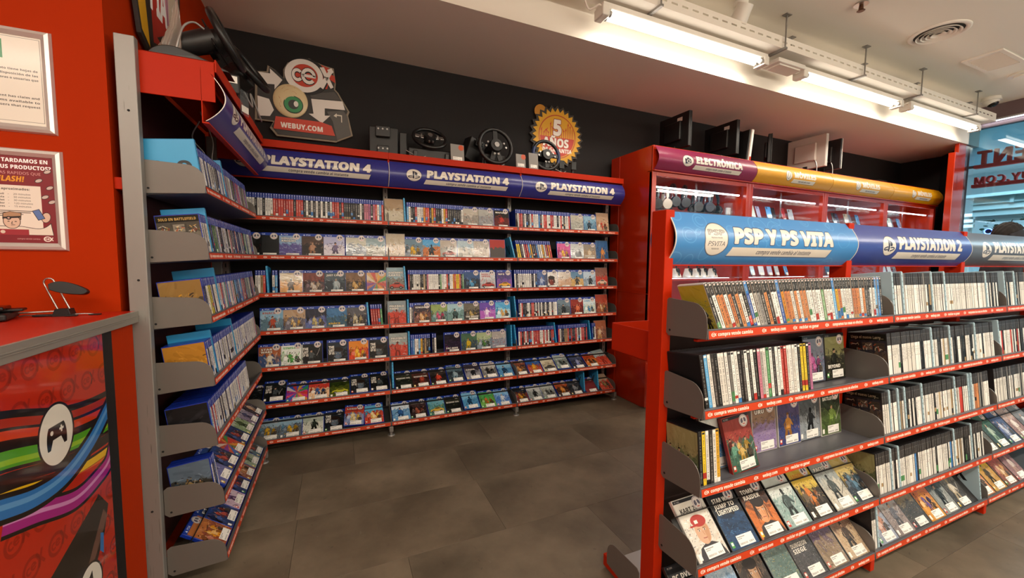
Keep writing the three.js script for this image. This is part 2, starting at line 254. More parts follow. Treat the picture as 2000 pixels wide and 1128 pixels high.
function shelfParts(rack, y, o) {                                                // one shelf with its rail, strip and two side plates, in the rack's own axes
  const { w1, d, pd = 0.185, tilt = 0.10, plate = 0.115, end = [1, 1], gap } = o;
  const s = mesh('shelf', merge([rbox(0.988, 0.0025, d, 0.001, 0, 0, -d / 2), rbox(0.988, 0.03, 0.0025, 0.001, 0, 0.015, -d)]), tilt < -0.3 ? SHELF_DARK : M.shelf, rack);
  s.position.set(0.5, y + 0.002, w1 - 0.006); s.rotation.x = -tilt;
  const rail = mesh('price_rail', merge([rbox(0.995, 0.0285, 0.004, 0.0012, 0, 0.0142, -0.002), rbox(0.995, 0.004, 0.012, 0.0015, 0, 0.0285, -0.004)]), M.shelf, rack, 'grey price rail'); rail.position.set(0.5, y, w1); rail.rotation.x = -0.12;
  const st = mesh('price_strip', stripGeo, railMat, rail, 'red strip with white lettering'); st.position.set(0, 0.0135, 0.0008);
  end.forEach((on, i) => { if (!on) return; const p = mesh('side_plate', plateGeo(pd, plate), M.grey, rack, 'grey rounded end plate'); if (!i) mesh('bolt_hole', holeGeo, M.dark, p).position.z = -pd + 0.02; p.position.set(i ? 0.9975 : 0.0005, y, w1 - 0.004); });
}
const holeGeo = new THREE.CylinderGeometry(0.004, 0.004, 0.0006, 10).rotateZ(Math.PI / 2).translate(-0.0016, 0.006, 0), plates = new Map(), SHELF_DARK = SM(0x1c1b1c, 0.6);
function plateGeo(d, h) { const k = d + '_' + h; if (!plates.has(k)) { const g = extrude(platePts(d, h, 0.012), 0.0016, 0.0004); g.rotateY(-Math.PI / 2); const u = g.attributes.uv, p = g.attributes.position; for (let i = 0; i < u.count; i++) u.setXY(i, p.getZ(i) * 4, p.getY(i) * 4); plates.set(k, g.translate(0.0008, 0, 0)); } return plates.get(k); }
// the extruded outline runs along +x; rotateY(-90) turns +x to +z, so depth -d lies behind the rail

// --- curved header signs
function arcSheet(w, h, bulge, lean, seg = 14, thick = 0.003) {                   // a printed sheet, bulging to the front: local x 0..w, y 0..h; top set back by nothing, bottom by lean
  const pos = [], uv = [], idx = []; const f = t => bulge * Math.sin(Math.PI * Math.pow(t, 0.92)) + lean * t;
  for (let side = 0; side < 2; side++) for (let i = 0; i <= seg; i++) { const t = i / seg; for (const x of [0, w]) { pos.push(x, h * t, f(t) - side * thick); uv.push(x / w, t); } }
  const N = (seg + 1) * 2;
  for (let i = 0; i < seg; i++) { const a = i * 2; idx.push(a, a + 1, a + 3, a, a + 3, a + 2); idx.push(N + a, N + a + 3, N + a + 1, N + a, N + a + 2, N + a + 3); idx.push(a, a + 2, N + a + 2, a, N + a + 2, N + a); idx.push(a + 1, N + a + 3, a + 3, a + 1, N + a + 1, N + a + 3); }
  const g = new THREE.BufferGeometry(); g.setAttribute('position', new THREE.Float32BufferAttribute(pos, 3)); g.setAttribute('uv', new THREE.Float32BufferAttribute(uv, 2)); g.setIndex(idx);
  const front = g.toNonIndexed(); front.computeVertexNormals(); return toCreasedNormals(front, 0.9);
}
function psMark(g, cx, cy, r, ink, paper) {                                       // round badge with an upright P over a lying S
  g.save(); g.translate(cx, cy); g.fillStyle = paper; g.strokeStyle = 'rgba(20,16,40,.55)'; g.lineWidth = r * 0.07; g.beginPath(); g.ellipse(0, 0, r, r, 0, 0, 7); g.fill(); g.stroke();
  const k = r / 50; g.scale(k, k); g.fillStyle = ink;
  g.beginPath(); g.moveTo(-9, -33); g.lineTo(6, -28); g.bezierCurveTo(20, -23, 23, -16, 22, -6); g.bezierCurveTo(20, 3, 12, 4, 5, 0); g.lineTo(5, -19); g.bezierCurveTo(5, -22, 2, -22, 2, -19); g.lineTo(2, 30); g.lineTo(-9, 26); g.closePath(); g.fill();
  g.lineWidth = 6; g.strokeStyle = ink; g.beginPath(); g.moveTo(8, 10); g.bezierCurveTo(22, 5, 38, 8, 36, 14); g.bezierCurveTo(34, 20, 18, 23, 8, 27); g.stroke();
  g.beginPath(); g.moveTo(-11, 5); g.bezierCurveTo(-26, 9, -38, 13, -36, 18); g.bezierCurveTo(-33, 24, -20, 21, -11, 18); g.stroke(); g.restore();
}
function signTex(o) {
  return canvas(1024, 224, (g, w, h) => {
    g.fillStyle = o.bg; g.fillRect(0, 0, w, h);
    const R = rng(o.seed || 4); g.lineWidth = 3; g.strokeStyle = o.pat; for (let i = 0; i < 26; i++) { const x = R() * w, y = R() * h, r = 12 + R() * 34; g.beginPath(); g.ellipse(x, y, r, r * (0.7 + R() * 0.3), R() * 3, 0, 7); g.stroke(); if (R() > 0.5) { g.beginPath(); g.arc(x, y, r * 0.55, 1, 5.5); g.stroke(); } }
    const { x0, x1, lx, r = 54 } = o; const paper = '#dcd4c8', ink = '#1c1b33';
    if (o.mark === 'ps') psMark(g, lx * w, h * 0.5, r, ink, paper);
    else {
      g.fillStyle = paper; g.strokeStyle = 'rgba(20,16,30,.55)'; g.lineWidth = 4; g.beginPath(); if (o.mark === 'psp') g.roundRect(lx * w - 55, h * 0.5 - 70, 110, 140, 55); else g.ellipse(lx * w, h * 0.5, r * (o.mark === 'phone' ? 0.72 : 1), r, 0, 0, 7); g.fill(); g.stroke();
      if (o.mark === 'psp') { txt(g, 'PSP', lx * w - 42, h * 0.42, 30, { width: 84, color: '#b9b4ac', outline: '#4b4a4c', ow: 3, font: 'sans-serif', weight: 'normal' }); txt(g, 'PlayStation Portable', lx * w - 26, h * 0.49, 9, { width: 54, color: '#555' }); txt(g, 'PSVITA', lx * w - 42, h * 0.63, 27, { width: 84, color: '#3c3b40', skew: -0.2, weight: 'normal' }); txt(g, 'PlayStation Vita', lx * w - 18, h * 0.70, 9, { width: 36, color: '#555' }); }
      if (o.mark === 'camera') { g.save(); g.translate(lx * w, h * 0.5); g.rotate(-0.25); g.fillStyle = ink; g.fillRect(-30, -16, 58, 42); g.fillRect(-8, -30, 24, 16); g.fillRect(-27, -24, 12, 9); g.fillStyle = paper; g.beginPath(); g.arc(2, 6, 17, 0, 7); g.fill(); g.fillStyle = ink; g.beginPath(); g.arc(2, 6, 11, 0, 7); g.fill(); g.restore(); }
      if (o.mark === 'phone') { g.save(); g.translate(lx * w, h * 0.5); g.rotate(0.3); g.strokeStyle = ink; g.lineWidth = 4; g.beginPath(); g.roundRect(-15, -34, 28, 68, 9); g.stroke(); g.lineWidth = 3; g.beginPath(); g.moveTo(-7, -26); g.lineTo(5, -26); g.stroke(); g.restore(); }
    }
    txt(g, o.text, x0 * w, h * 0.565, o.px || 92, { width: (x1 - x0) * w, skew: o.skew ?? -0.06, color: '#dfd7ca', outline: 'rgba(20,18,50,.55)', ow: o.ow || 16, fat: 0.09, sy: o.sy || 1 });
    g.fillStyle = 'rgba(20,18,50,.4)'; g.beginPath(); g.moveTo(x0 * w, h * 0.655); g.lineTo(x1 * w + 4, h * 0.655); g.lineTo(x1 * w - 8, h * 0.835); g.lineTo(x0 * w - 16, h * 0.835); g.fill();
    g.fillStyle = '#d8d0c3'; g.beginPath(); g.moveTo(x0 * w, h * 0.645); g.lineTo(x1 * w, h * 0.645); g.lineTo(x1 * w - 12, h * 0.815); g.lineTo(x0 * w - 14, h * 0.815); g.fill();
    txt(g, 'compra vende cambia al instante', (x0 + (x1 - x0) * 0.23) * w, h * 0.772, 27, { width: (x1 - x0) * w * 0.55, skew: -0.12, color: '#3a3a48' });
  });
}
const signMat = o => PM(0xffffff, 0.3, { map: signTex(o), clearcoat: 0.25, clearcoatRoughness: 0.3 });
const S = {
  ps4: signMat({ bg: '#2f3182', pat: 'rgba(30,28,96,.35)', mark: 'ps', lx: 0.165, x0: 0.25, x1: 0.885, text: 'PLAYSTATION 4', seed: 3 }),
  psp: signMat({ bg: '#3f86c6', pat: 'rgba(110,176,226,.55)', mark: 'psp', lx: 0.18, x0: 0.262, x1: 0.83, text: 'PSP Y PS VITA', seed: 6 }),
  ps2: signMat({ bg: '#33438f', pat: 'rgba(60,82,160,.4)', mark: 'ps', lx: 0.235, x0: 0.31, x1: 0.895, text: 'PLAYSTATION 2', seed: 8 }),
  ps3: signMat({ bg: '#54555c', pat: 'rgba(110,110,116,.4)', mark: 'ps', lx: 0.165, x0: 0.25, x1: 0.86, text: 'PLAYSTATION 3', seed: 9 }),
  elec: signMat({ bg: '#852049', pat: 'rgba(150,54,100,.5)', mark: 'camera', lx: 0.27, x0: 0.345, x1: 0.83, text: 'ELECTRÓNICA', seed: 11 }),
  mov: signMat({ bg: '#d3960f', pat: 'rgba(224,170,50,.5)', mark: 'phone', lx: 0.39, x0: 0.455, x1: 0.75, text: 'MÓVILES', seed: 12, px: 80, ow: 9 }),
};
const headerGeo = arcSheet(0.994, 0.17, 0.052, 0.022), islandGeo = arcSheet(0.994, 0.178, 0.046, 0.006), cabGeo = arcSheet(1.2, 0.195, 0.055, 0.01), edgeH = arcSheet(0.0028, 0.17, 0.052, 0.022), edgeI = arcSheet(0.0028, 0.178, 0.046, 0.006);

// --- wall racks: three bays on the back wall, one along the left wall (its own axes: x along, y up, z to the shop)
const FR = { back: { o: [0, 0, 0], ry: 0 }, left: { o: [-1.075, 0, 1.396], ry: Math.PI / 2 }, isle: { o: [0.6694, 0, 2.395], ry: -0.0171 } };
function at(F, u, y, w) { const c = Math.cos(F.ry), s = Math.sin(F.ry); return [F.o[0] + u * c + w * s, y, F.o[2] - u * s + w * c]; }
function wallBay(F, u0, label, o = {}) {
  const t = thing('wall_shelf_rack', label, 'shelf rack', at(F, u0, 0, 0), F.ry);
  mesh('back_panel', span(0.01, 0.99, 0.1, 1.98, 0.058, 0.066), o.panel || M.peg, t);
  const post = (x) => { mesh('upright_post', merge([rspan(x - 0.016, x + 0.016, 0.03, o.postTop || 1.97, 0.07, 0.118, 0.002), ]), M.postGrey, t, 'grey slotted upright post'); mesh('post_slots', merge(Array.from({ length: 36 }, (_, i) => span(x - 0.003, x + 0.003, 0.12 + i * 0.05, 0.145 + i * 0.05, 0.1182, 0.1188))), M.dark, t); mesh('base_foot', merge([rspan(x - 0.014, x + 0.014, 0.03, 0.07, 0.07, 0.315, 0.003), rspan(x - 0.008, x + 0.008, 0.004, 0.04, 0.285, 0.301, 0.002), new THREE.CylinderGeometry(0.022, 0.026, 0.008, 16).translate(x, 0.004, 0.293)]), M.postGrey, t, 'grey base foot with levelling pad'); };
  for (const x of o.posts || [0]) post(x);
  if (o.near) { mesh('upright_post', merge([rspan(-0.03, 0.0, 0.0, 2.03, 0.07, 0.125, 0.003)]), M.postGrey, t, 'tall grey end post'); mesh('post_hole', merge([1.78, 0.35, 1.2].map(y => new THREE.CylinderGeometry(0.004, 0.004, 0.0012, 12).rotateX(Math.PI / 2).rotateY(-Math.PI / 2).translate(-0.0302, y, 0.1))), M.dark, t); }
  for (let r = 1; r <= 7; r++) shelfParts(t, H[r], { w1: r > 5 ? 0.315 : 0.30, d: r > 5 ? 0.15 : 0.185, tilt: r > 5 ? -0.6 : 0.1, plate: 0.105, end: o.end || [1, 1] });
  // red header tray, its lip and the curved sign
  mesh('header_tray', merge([rspan(0, 1, 1.996, 2.0, 0.07, 0.345, 0.0015), rspan(0, 1, 1.963, 2.008, 0.341, 0.347, 0.002), rspan(0, 1, 1.778, 1.97, 0.296, 0.30, 0.0015), rspan(0, 1, 1.775, 1.781, 0.296, 0.318, 0.002), ...[0.0, 0.994].map(x => rspan(x, x + 0.006, 1.855, 2.0, 0.08, 0.34, 0.0015))]), M.redMetal, t, 'red sheet metal header tray');
  const sign = mesh('header_sign', headerGeo, S.ps4, t, 'dark blue curved sign with white lettering'); sign.position.set(0.003, 1.784, 0.31); mesh('sign_edge', edgeH, M.whitePlastic, t, 'white sheet edge').position.set(0.0, 1.784, 0.31);
  return t;
}
wallBay(FR.back, -1, 'left bay of the back wall rack, partly behind the corner rack', { posts: [0, 1], end: [0, 1] });
wallBay(FR.back, 0, 'middle bay of the back wall rack', { posts: [], end: [1, 1] });
wallBay(FR.back, 1, 'right bay of the back wall rack, beside the red cabinet', { posts: [0, 1], end: [1, 1] });
{ const t = wallBay(FR.left, 0, 'corner rack on the left wall with a tall grey end post', { near: true, posts: [1], panel: PM(0x3a0d0a, 0.6) });
  mesh('wall_bracket', rspan(-0.012, 0.03, 1.515, 1.556, 0.02, 0.075, 0.002), M.redMetal, t, 'small red bracket behind the end post'); }

// --- the island rack (double sided), three bays with posts between them
function islandBay(u0, sign, label, ends, slanted = 2) {
  const t = thing('island_shelf_rack', label, 'shelf rack', at(FR.isle, u0, 0, 0), FR.isle.ry);
  const c = -0.1975;
  const post = x => { mesh('upright_post', rspan(x - 0.019, x + 0.019, 0.0, 1.452, c - 0.033, c + 0.033, 0.003), M.redMetal, t, 'red square upright post');
    mesh('post_slots', merge([0.95, 0.80, 0.71, 0.56, 0.47, 0.31, 0.2].map(y => span(x + 0.0192, x + 0.0198, y, y + 0.026, c + 0.008, c + 0.024))), M.dark, t);
    mesh('base_foot', merge([rspan(x - 0.014, x + 0.014, 0.012, 0.062, c - 0.26, c + 0.19, 0.003)]), M.redMetal, t, 'red base foot'); };
  for (const x of ends ? [0, 1] : [0]) post(x + (x ? 0 : 0.0));
  mesh('back_panel', span(0.02, 0.98, 0.06, 1.04, c - 0.034, c - 0.028), SM(0x3b2a27, 0.7), t);
  mesh('cross_bar', merge([rspan(0.02, 0.98, 1.43, 1.45, c - 0.012, c + 0.012, 0.002), rspan(0.02, 0.98, 1.27, 1.285, c - 0.012, c + 0.012, 0.002), rspan(0.02, 0.98, 0.06, 0.11, c - 0.012, c + 0.012, 0.002)]), M.redMetal, t);
  for (const y of [1.035, 0.79]) mesh('shelf_stiffener', rspan(0.01, 0.99, y, y + 0.008, -0.06, -0.045, 0.001), M.redMetal, t);
  for (let r = 1; r <= 5; r++) shelfParts(t, GH[r], { w1: 0, d: r > 5 - slanted ? 0.16 : 0.165, pd: 0.165, tilt: r > 5 - slanted ? -0.78 : r === 3 && !u0 ? 0.0 : 0.1, plate: 0.112 });
  // signs on both faces on red carriers
  mesh('sign_carrier', merge([rspan(0.0, 0.012, 1.27, 1.45, c - 0.03, c + 0.013, 0.001), rspan(0.988, 1.0, 1.27, 1.45, c - 0.03, c + 0.03, 0.001), rspan(0, 1, 1.268, 1.272, c - 0.02, c + 0.02, 0.001)]), M.redMetal, t);
  const f = mesh('header_sign', islandGeo, sign, t, 'curved printed sign on the front'); f.position.set(0.003, 1.271, c + 0.012); mesh('sign_edge', edgeI, M.whitePlastic, t, 'white sheet edge').position.set(0.0, 1.271, c + 0.012);
  const b = mesh('header_sign', islandGeo, sign, t, 'curved printed sign on the far side'); b.position.set(0.997, 1.271, c - 0.012); b.rotation.y = Math.PI;
  // far side: red tray at mid height and the low grey shelf
  if (!u0) {
    mesh('far_tray', merge([rspan(0.0, 1, 0.925, 0.93, c - 0.262, c - 0.03, 0.0015), rspan(0, 0.005, 0.925, 1.035, c - 0.262, c - 0.03, 0.0015), rspan(0, 1, 0.925, 1.035, c - 0.262, c - 0.257, 0.0015)]), M.redMetal, t, 'red tray on the far side');
    const fs = mesh('far_shelf', rspan(0.01, 0.99, 0.05, 0.054, c - 0.225, c - 0.02, 0.001), M.greyLight, t); const p = mesh('side_plate', plateGeo(0.19, 0.112), M.grey, t, 'grey rounded end plate'); p.position.set(-0.02, 0.045, c - 0.225); p.rotation.y = Math.PI;
  }
  return t;
}
islandBay(0, S.psp, 'nearest bay of the island rack, under a light blue sign');
islandBay(1, S.ps2, 'second bay of the island rack, under a dark blue sign', false, 1);
islandBay(2, S.ps3, 'third bay of the island rack, under a grey sign', true);
// ---------------------------------------------------------------- game cases
const INK = { w: ['#e9e6df', '#dcd9d2', '#efece4', '#d6d2c8'], k: ['#22201f', '#2c2a2a', '#191919', '#35312e'], r: ['#b93126', '#a32a20', '#c7473a'], y: ['#d9a52c', '#e0c02f', '#d0862a'], Y: ['#e6d81f'], o: ['#cc8652', '#c27648'], b: ['#3a78b8', '#5aa0d0', '#31539c'], g: ['#4d8a55', '#6f9a6a'], t: ['#a58a62', '#8d7a60', '#bda680'], p: ['#c5798b', '#b2698e'], s: ['#8f8d89', '#75736f', '#a7a39b'] };
const CODES = 'wwwwwwwwwwwwwwwwwwkkkkkkkkkkkkkkrrrrrryyyyYYoooobbbbbbgggtttppsss'.slice(0, 64);
const cellsOf = c => { const r = []; for (let i = 0; i < 64; i++) if (CODES[i] === c) r.push(i); return r.length ? r : [0]; };
const KINDS = ['blue', 'white', 'handheld', 'disc'];
const spineMap = canvas(2048, 2048, (g) => {
  KINDS.forEach((kind, row) => { for (let i = 0; i < 64; i++) {
    const R = rng(row * 100 + i + 7), x = i * 32, y = row * 512, c = INK[CODES[i]], base = c[Math.floor(R() * c.length)], darkInk = 'wyYostp'.includes(CODES[i]) ? '#37322f' : '#d8d4cc';
    g.fillStyle = base; g.fillRect(x, y, 32, 512);
    const marks = (y0, y1, ink, n) => { let q = y0; for (let k = 0; k < n && q < y1 - 8; k++) { const L = 4 + R() * 11; g.globalAlpha = { white: 0.38, disc: 0.42 }[kind] || 0.75; g.fillStyle = ink; const wd = 6 + R() * 9; g.fillRect(x + 16 - wd / 2, q, wd, L); g.globalAlpha = 1; q += L + 3 + (R() > 0.75 ? 8 : 0); } };
    if (R() > (kind === 'white' ? 0.9 : 0.55)) { g.fillStyle = INK['wkrbtg'[Math.floor(R() * 6)]][0]; const h0 = 300 + R() * 120; g.fillRect(x, y + h0, 32, 20 + R() * 70); }
    if (kind === 'blue') {
      marks(y + 130, y + 130 + 120 + R() * 160, darkInk, 30); g.fillStyle = '#2b3f97'; g.fillRect(x, y, 32, 96); g.fillStyle = '#e5e8f2'; g.fillRect(x + 10, y + 12, 12, 10); g.fillRect(x + 12, y + 26, 8, 8); g.fillStyle = '#9fb0e0'; marks(y + 40, y + 88, '#c9d2ee', 5);
      g.fillStyle = R() > 0.5 ? '#e8e4dc' : '#24344f'; g.fillRect(x + 8, y + 478, 16, 18);
    } else if (kind === 'white') {
      marks(y + 170, y + 190 + R() * 190, darkInk, 34); g.fillStyle = CODES[i] === 's' ? '#6c6864' : '#34302f'; g.fillRect(x, y, 32, 132); g.fillStyle = '#8a8480'; g.fillRect(x + 3, y + 44, 26, 3); marks(y + 52, y + 124, '#8f8a86', 9); g.fillStyle = '#9d978f'; g.fillRect(x + 10, y + 486, 12, 12);
    } else if (kind === 'handheld') {
      marks(y + 140, y + 420, darkInk, 46); g.fillStyle = CODES[i] === 'b' ? '#3b78b8' : '#2d2b2a'; g.fillRect(x, y, 32, 118); g.fillStyle = '#f0ede6'; g.fillRect(x + 8, y + 8, 16, 16); g.fillStyle = '#c0392b'; g.fillRect(x + 12, y + 12, 8, 7); marks(y + 44, y + 98, '#b9b4ac', 5);
    } else { marks(y + 40, y + 430, darkInk, 60); g.fillStyle = R() > 0.4 ? '#efe9df' : '#2a2a2c'; g.fillRect(x + 4, y + 8, 24, 18); g.fillStyle = '#2c4c9a'; g.beginPath(); g.arc(x + 16, y + 480, 9, 0, 7); g.fill(); }
    g.fillStyle = 'rgba(20,18,18,.5)'; g.fillRect(x, y, 1, 512); g.fillRect(x + 31, y, 1, 512);
  } });
});
const spineMat = PM(0xffffff, 0.4, { map: spineMap, specularIntensity: 0.6 });
const SH = { blue: PM(0x16329a, 0.25, { clearcoat: 0.3 }), white: PM(0x232021, 0.35), handheld: PM(0xcfcac0, 0.25, { clearcoat: 0.3 }), disc: PM(0x17171a, 0.3, { clearcoat: 0.2 }), red: PM(0x8f1d14, 0.4), tin: PM(0x4b4c4a, 0.35), clear: PM(0xc9c5bd, 0.2, { clearcoat: 0.4 }) };
const DIM = { blue: [0.0140, 0.170, 0.135], white: [0.0142, 0.190, 0.135], handheld: [0.0142, 0.176, 0.105], disc: [0.0142, 0.190, 0.135] };   // thick, tall, deep
const cache = new Map(); const memo = (k, f) => { if (!cache.has(k)) cache.set(k, f()); return cache.get(k); };
// front covers -------------------------------------------------
const tint = (hex, f) => { const c = new THREE.Color(hex), q = {}; c.getHSL(q, THREE.SRGBColorSpace); c.setHSL(q.h, Math.min(1, q.s * (f < 0 ? 1.1 : 0.95)), Math.max(0.02, Math.min(0.97, q.l + f)), THREE.SRGBColorSpace); return '#' + c.getHexString(THREE.SRGBColorSpace); };
function coverArt(g, x, y, w, h, spec, seed, band) {
  const [title, c1, c2, acc, flags = ''] = spec.split('|'); const R = rng(seed * 31 + 11), q = a => (R() - 0.5) * a;
  g.save(); g.beginPath(); g.rect(x, y, w, h); g.clip(); g.fillStyle = c2; g.fillRect(x, y, w, h);
  g.fillStyle = c1; g.beginPath(); g.moveTo(x, y); g.lineTo(x + w, y); for (let i = 12; i >= 0; i--) g.lineTo(x + w * i / 12, y + h * (0.42 + q(0.16))); g.fill();
  const stroke = (px, py, L, wd, ang, col, al) => { g.globalAlpha = al; g.strokeStyle = col; g.lineWidth = wd; g.lineCap = 'round'; g.beginPath(); g.moveTo(px, py); g.quadraticCurveTo(px + Math.cos(ang) * L * 0.5 + q(L * 0.3), py + Math.sin(ang) * L * 0.5 + q(L * 0.3), px + Math.cos(ang) * L, py + Math.sin(ang) * L); g.stroke(); g.globalAlpha = 1; };
  if (!flags.includes('p')) {
    const flow = R() * 3.2, big = w > 150 ? 2.2 : 1; for (let i = 0; i < 34 * big; i++) { const py = R(), c = py < 0.45 ? c1 : c2; stroke(x + R() * w, y + py * h, w * (0.1 + R() * 0.35), w * (0.03 + R() * 0.09), flow + q(0.9), tint(c, q(0.2)), 0.4); }
    for (let i = 0; i < 60 * big * big; i++) stroke(x + R() * w, y + h * (0.3 + R() * 0.7), w * (0.02 + R() * 0.12) / big, w * (0.008 + R() * 0.03) / big, flow + q(2), [tint(acc, q(0.25)), tint(c2, -0.14), tint(c1, 0.15), '#1a181c'][Math.floor(R() * 4)], 0.45 + R() * 0.3);
  }
  const poly = (pts, col, al = 0.95) => { g.globalAlpha = al; g.fillStyle = col; g.beginPath(); pts.forEach((p, i) => i ? g.lineTo(p[0], p[1]) : g.moveTo(p[0], p[1])); g.closePath(); g.fill(); g.globalAlpha = 1; };
  const fig = (fx, fy, s, col) => {                                              // a striding costumed figure, built of many small planes
    const dk = tint(col, -0.16), lt = tint(col, 0.16), P = (a, b) => [fx + a * s + q(s * 0.05), fy + b * s + q(s * 0.05)], arm = q(0.5), lean = q(0.12);
    poly([P(-0.2, 0.02), P(-0.34, 0.55), P(-0.26 + lean, 0.75), P(-0.1, 0.72), P(-0.06, 0.2), P(0.06, 0.2), P(0.12, 0.72), P(0.3, 0.76), P(0.26, 0.4), P(0.18, 0.0)], dk);
    poly([P(-0.2, -0.42), P(-0.05, -0.48), P(0.07, -0.48), P(0.22, -0.4), P(0.17, 0.08), P(-0.18, 0.1)], col);
    poly([P(-0.19, -0.4), P(-0.34, -0.16), P(-0.26 - arm * 0.3, 0.12), P(-0.18 - arm * 0.3, 0.14), P(-0.22, -0.12)], dk); poly([P(0.2, -0.4), P(0.36, -0.2), P(0.44 + arm * 0.4, -0.02 - arm), P(0.36 + arm * 0.4, 0.02 - arm), P(0.18, -0.14)], col);
    stroke(fx + s * (0.4 + arm * 0.4), fy + s * (0.12 - arm), s * (0.5 + R() * 0.3), s * 0.035, -1.2 + q(1.2), R() > 0.5 ? '#c9c6c0' : '#2a2626', 0.9);
    poly([P(-0.08, -0.5), P(-0.09, -0.66), P(-0.02, -0.72), P(0.07, -0.68), P(0.08, -0.52), P(0.02, -0.46)], R() > 0.4 ? '#b98f74' : dk); poly([P(-0.11, -0.6), P(-0.08, -0.74), P(0.04, -0.77), P(0.11, -0.64), P(0.04, -0.66)], tint(col, -0.25));
    for (let i = 0; i < 9; i++) stroke(fx + q(s * 0.4), fy + q(s) * 0.7, s * (0.06 + R() * 0.14), s * 0.03, R() * 6, R() > 0.5 ? lt : dk, 0.7);
  };
  if (flags.includes('f')) fig(x + w * (0.44 + R() * 0.12), y + h * 0.62, h * 0.40, acc);
  if (flags.includes('g')) for (let i = 0; i < 6; i++) fig(x + w * (0.12 + (i * 0.37 % 1) * 0.78), y + h * (0.52 + i * 0.045), h * (0.17 + R() * 0.12), [tint(c1, -0.15), acc, tint(acc, -0.2), tint(c2, 0.2), acc, '#4a4038'][i]);
  if (flags.includes('c')) { const P = (a, b) => [x + w * a, y + h * b]; poly([P(0.1, 0.76), P(0.14, 0.68), P(0.32, 0.65), P(0.42, 0.59), P(0.66, 0.58), P(0.78, 0.65), P(0.9, 0.68), P(0.92, 0.77)], acc); poly([P(0.36, 0.65), P(0.44, 0.605), P(0.64, 0.6), P(0.72, 0.65)], '#23242a'); poly([P(0.1, 0.76), P(0.92, 0.77), P(0.88, 0.8), P(0.14, 0.8)], tint(acc, -0.2)); for (const a of [0.27, 0.75]) { g.fillStyle = '#141416'; g.beginPath(); g.ellipse(x + w * a, y + h * 0.785, w * 0.085, h * 0.062, 0, 0, 7); g.fill(); g.fillStyle = '#8c8c90'; g.beginPath(); g.ellipse(x + w * a, y + h * 0.785, w * 0.045, h * 0.033, 0, 0, 7); g.fill(); } for (let i = 0; i < 8; i++) stroke(x + w * (0.15 + R() * 0.7), y + h * (0.67 + R() * 0.09), w * 0.1, h * 0.006, q(0.3), tint(acc, 0.25), 0.7); }
  if (flags.includes('h')) { const fx = x + w * 0.52, fy = y + h * 0.56, sx = w * 0.23, sy = h * 0.21, skin = acc, dk = tint(acc, -0.2);
    poly([[fx - sx * 2, y + h], [fx - sx * 1.3, fy + sy * 1.15], [fx - sx * 0.4, fy + sy * 0.9], [fx + sx * 0.6, fy + sy * 0.9], [fx + sx * 1.6, fy + sy * 1.2], [fx + sx * 2.1, y + h]], '#2b2a2e'); g.fillStyle = skin; g.beginPath(); g.ellipse(fx, fy, sx, sy, 0.08, 0, 7); g.fill(); poly([[fx + sx * 0.2, fy - sy], [fx + sx, fy - sy * 0.2], [fx + sx * 0.7, fy + sy * 0.6], [fx + sx * 0.25, fy + sy * 0.95]], dk, 0.35);
    g.fillStyle = flags.includes('d') ? '#a8322a' : '#241a16'; g.beginPath(); g.ellipse(fx + sx * 0.02, fy - sy * 0.78, sx * 1.08, sy * 0.46, 0.08, 0, 7); g.fill(); if (flags.includes('d')) { g.fillRect(fx - sx * 1.4, fy - sy * 0.55, sx * 1.7, sy * 0.13); g.fillStyle = '#e6e0d4'; g.fillRect(fx - sx * 0.6, fy - sy * 0.86, sx * 0.5, sy * 0.26); } else for (let i = 0; i < 14; i++) stroke(fx + (R() > 0.5 ? sx : -sx) * (0.85 + q(0.3)), fy - sy * 0.6, sy * (0.7 + R() * 0.7), w * 0.022, 1.57 + q(0.4), '#2a1d17', 0.8);
    for (const s of [-0.42, 0.36]) { g.fillStyle = '#efe6dc'; g.beginPath(); g.ellipse(fx + sx * s, fy - sy * 0.06, sx * 0.15, sy * 0.07, 0.08, 0, 7); g.fill(); g.fillStyle = '#2a201c'; g.beginPath(); g.arc(fx + sx * s, fy - sy * 0.06, sx * 0.075, 0, 7); g.fill(); stroke(fx + sx * (s - 0.18), fy - sy * 0.2, sx * 0.36, h * 0.008, 0.08, '#3a2a22', 0.9); }
    stroke(fx - sx * 0.02, fy + sy * 0.02, sy * 0.32, w * 0.012, 1.3, dk, 0.8); stroke(fx - sx * 0.28, fy + sy * 0.52, sx * 0.52, h * 0.011, 0.05, '#8c3f36', 0.9);
  }
  if (flags.includes('r')) for (let i = 0; i < 9; i++) { g.globalAlpha = 0.85; g.fillStyle = ['#c8362c', '#e0a02a', '#3a9a48', '#2f66b8', '#7a3a9a', '#d8d0c0'][i % 6]; g.beginPath(); g.moveTo(x + w / 2, y + h * 0.55); g.arc(x + w / 2, y + h * 0.55, h, i * 0.7, i * 0.7 + 0.4); g.fill(); g.globalAlpha = 1; }
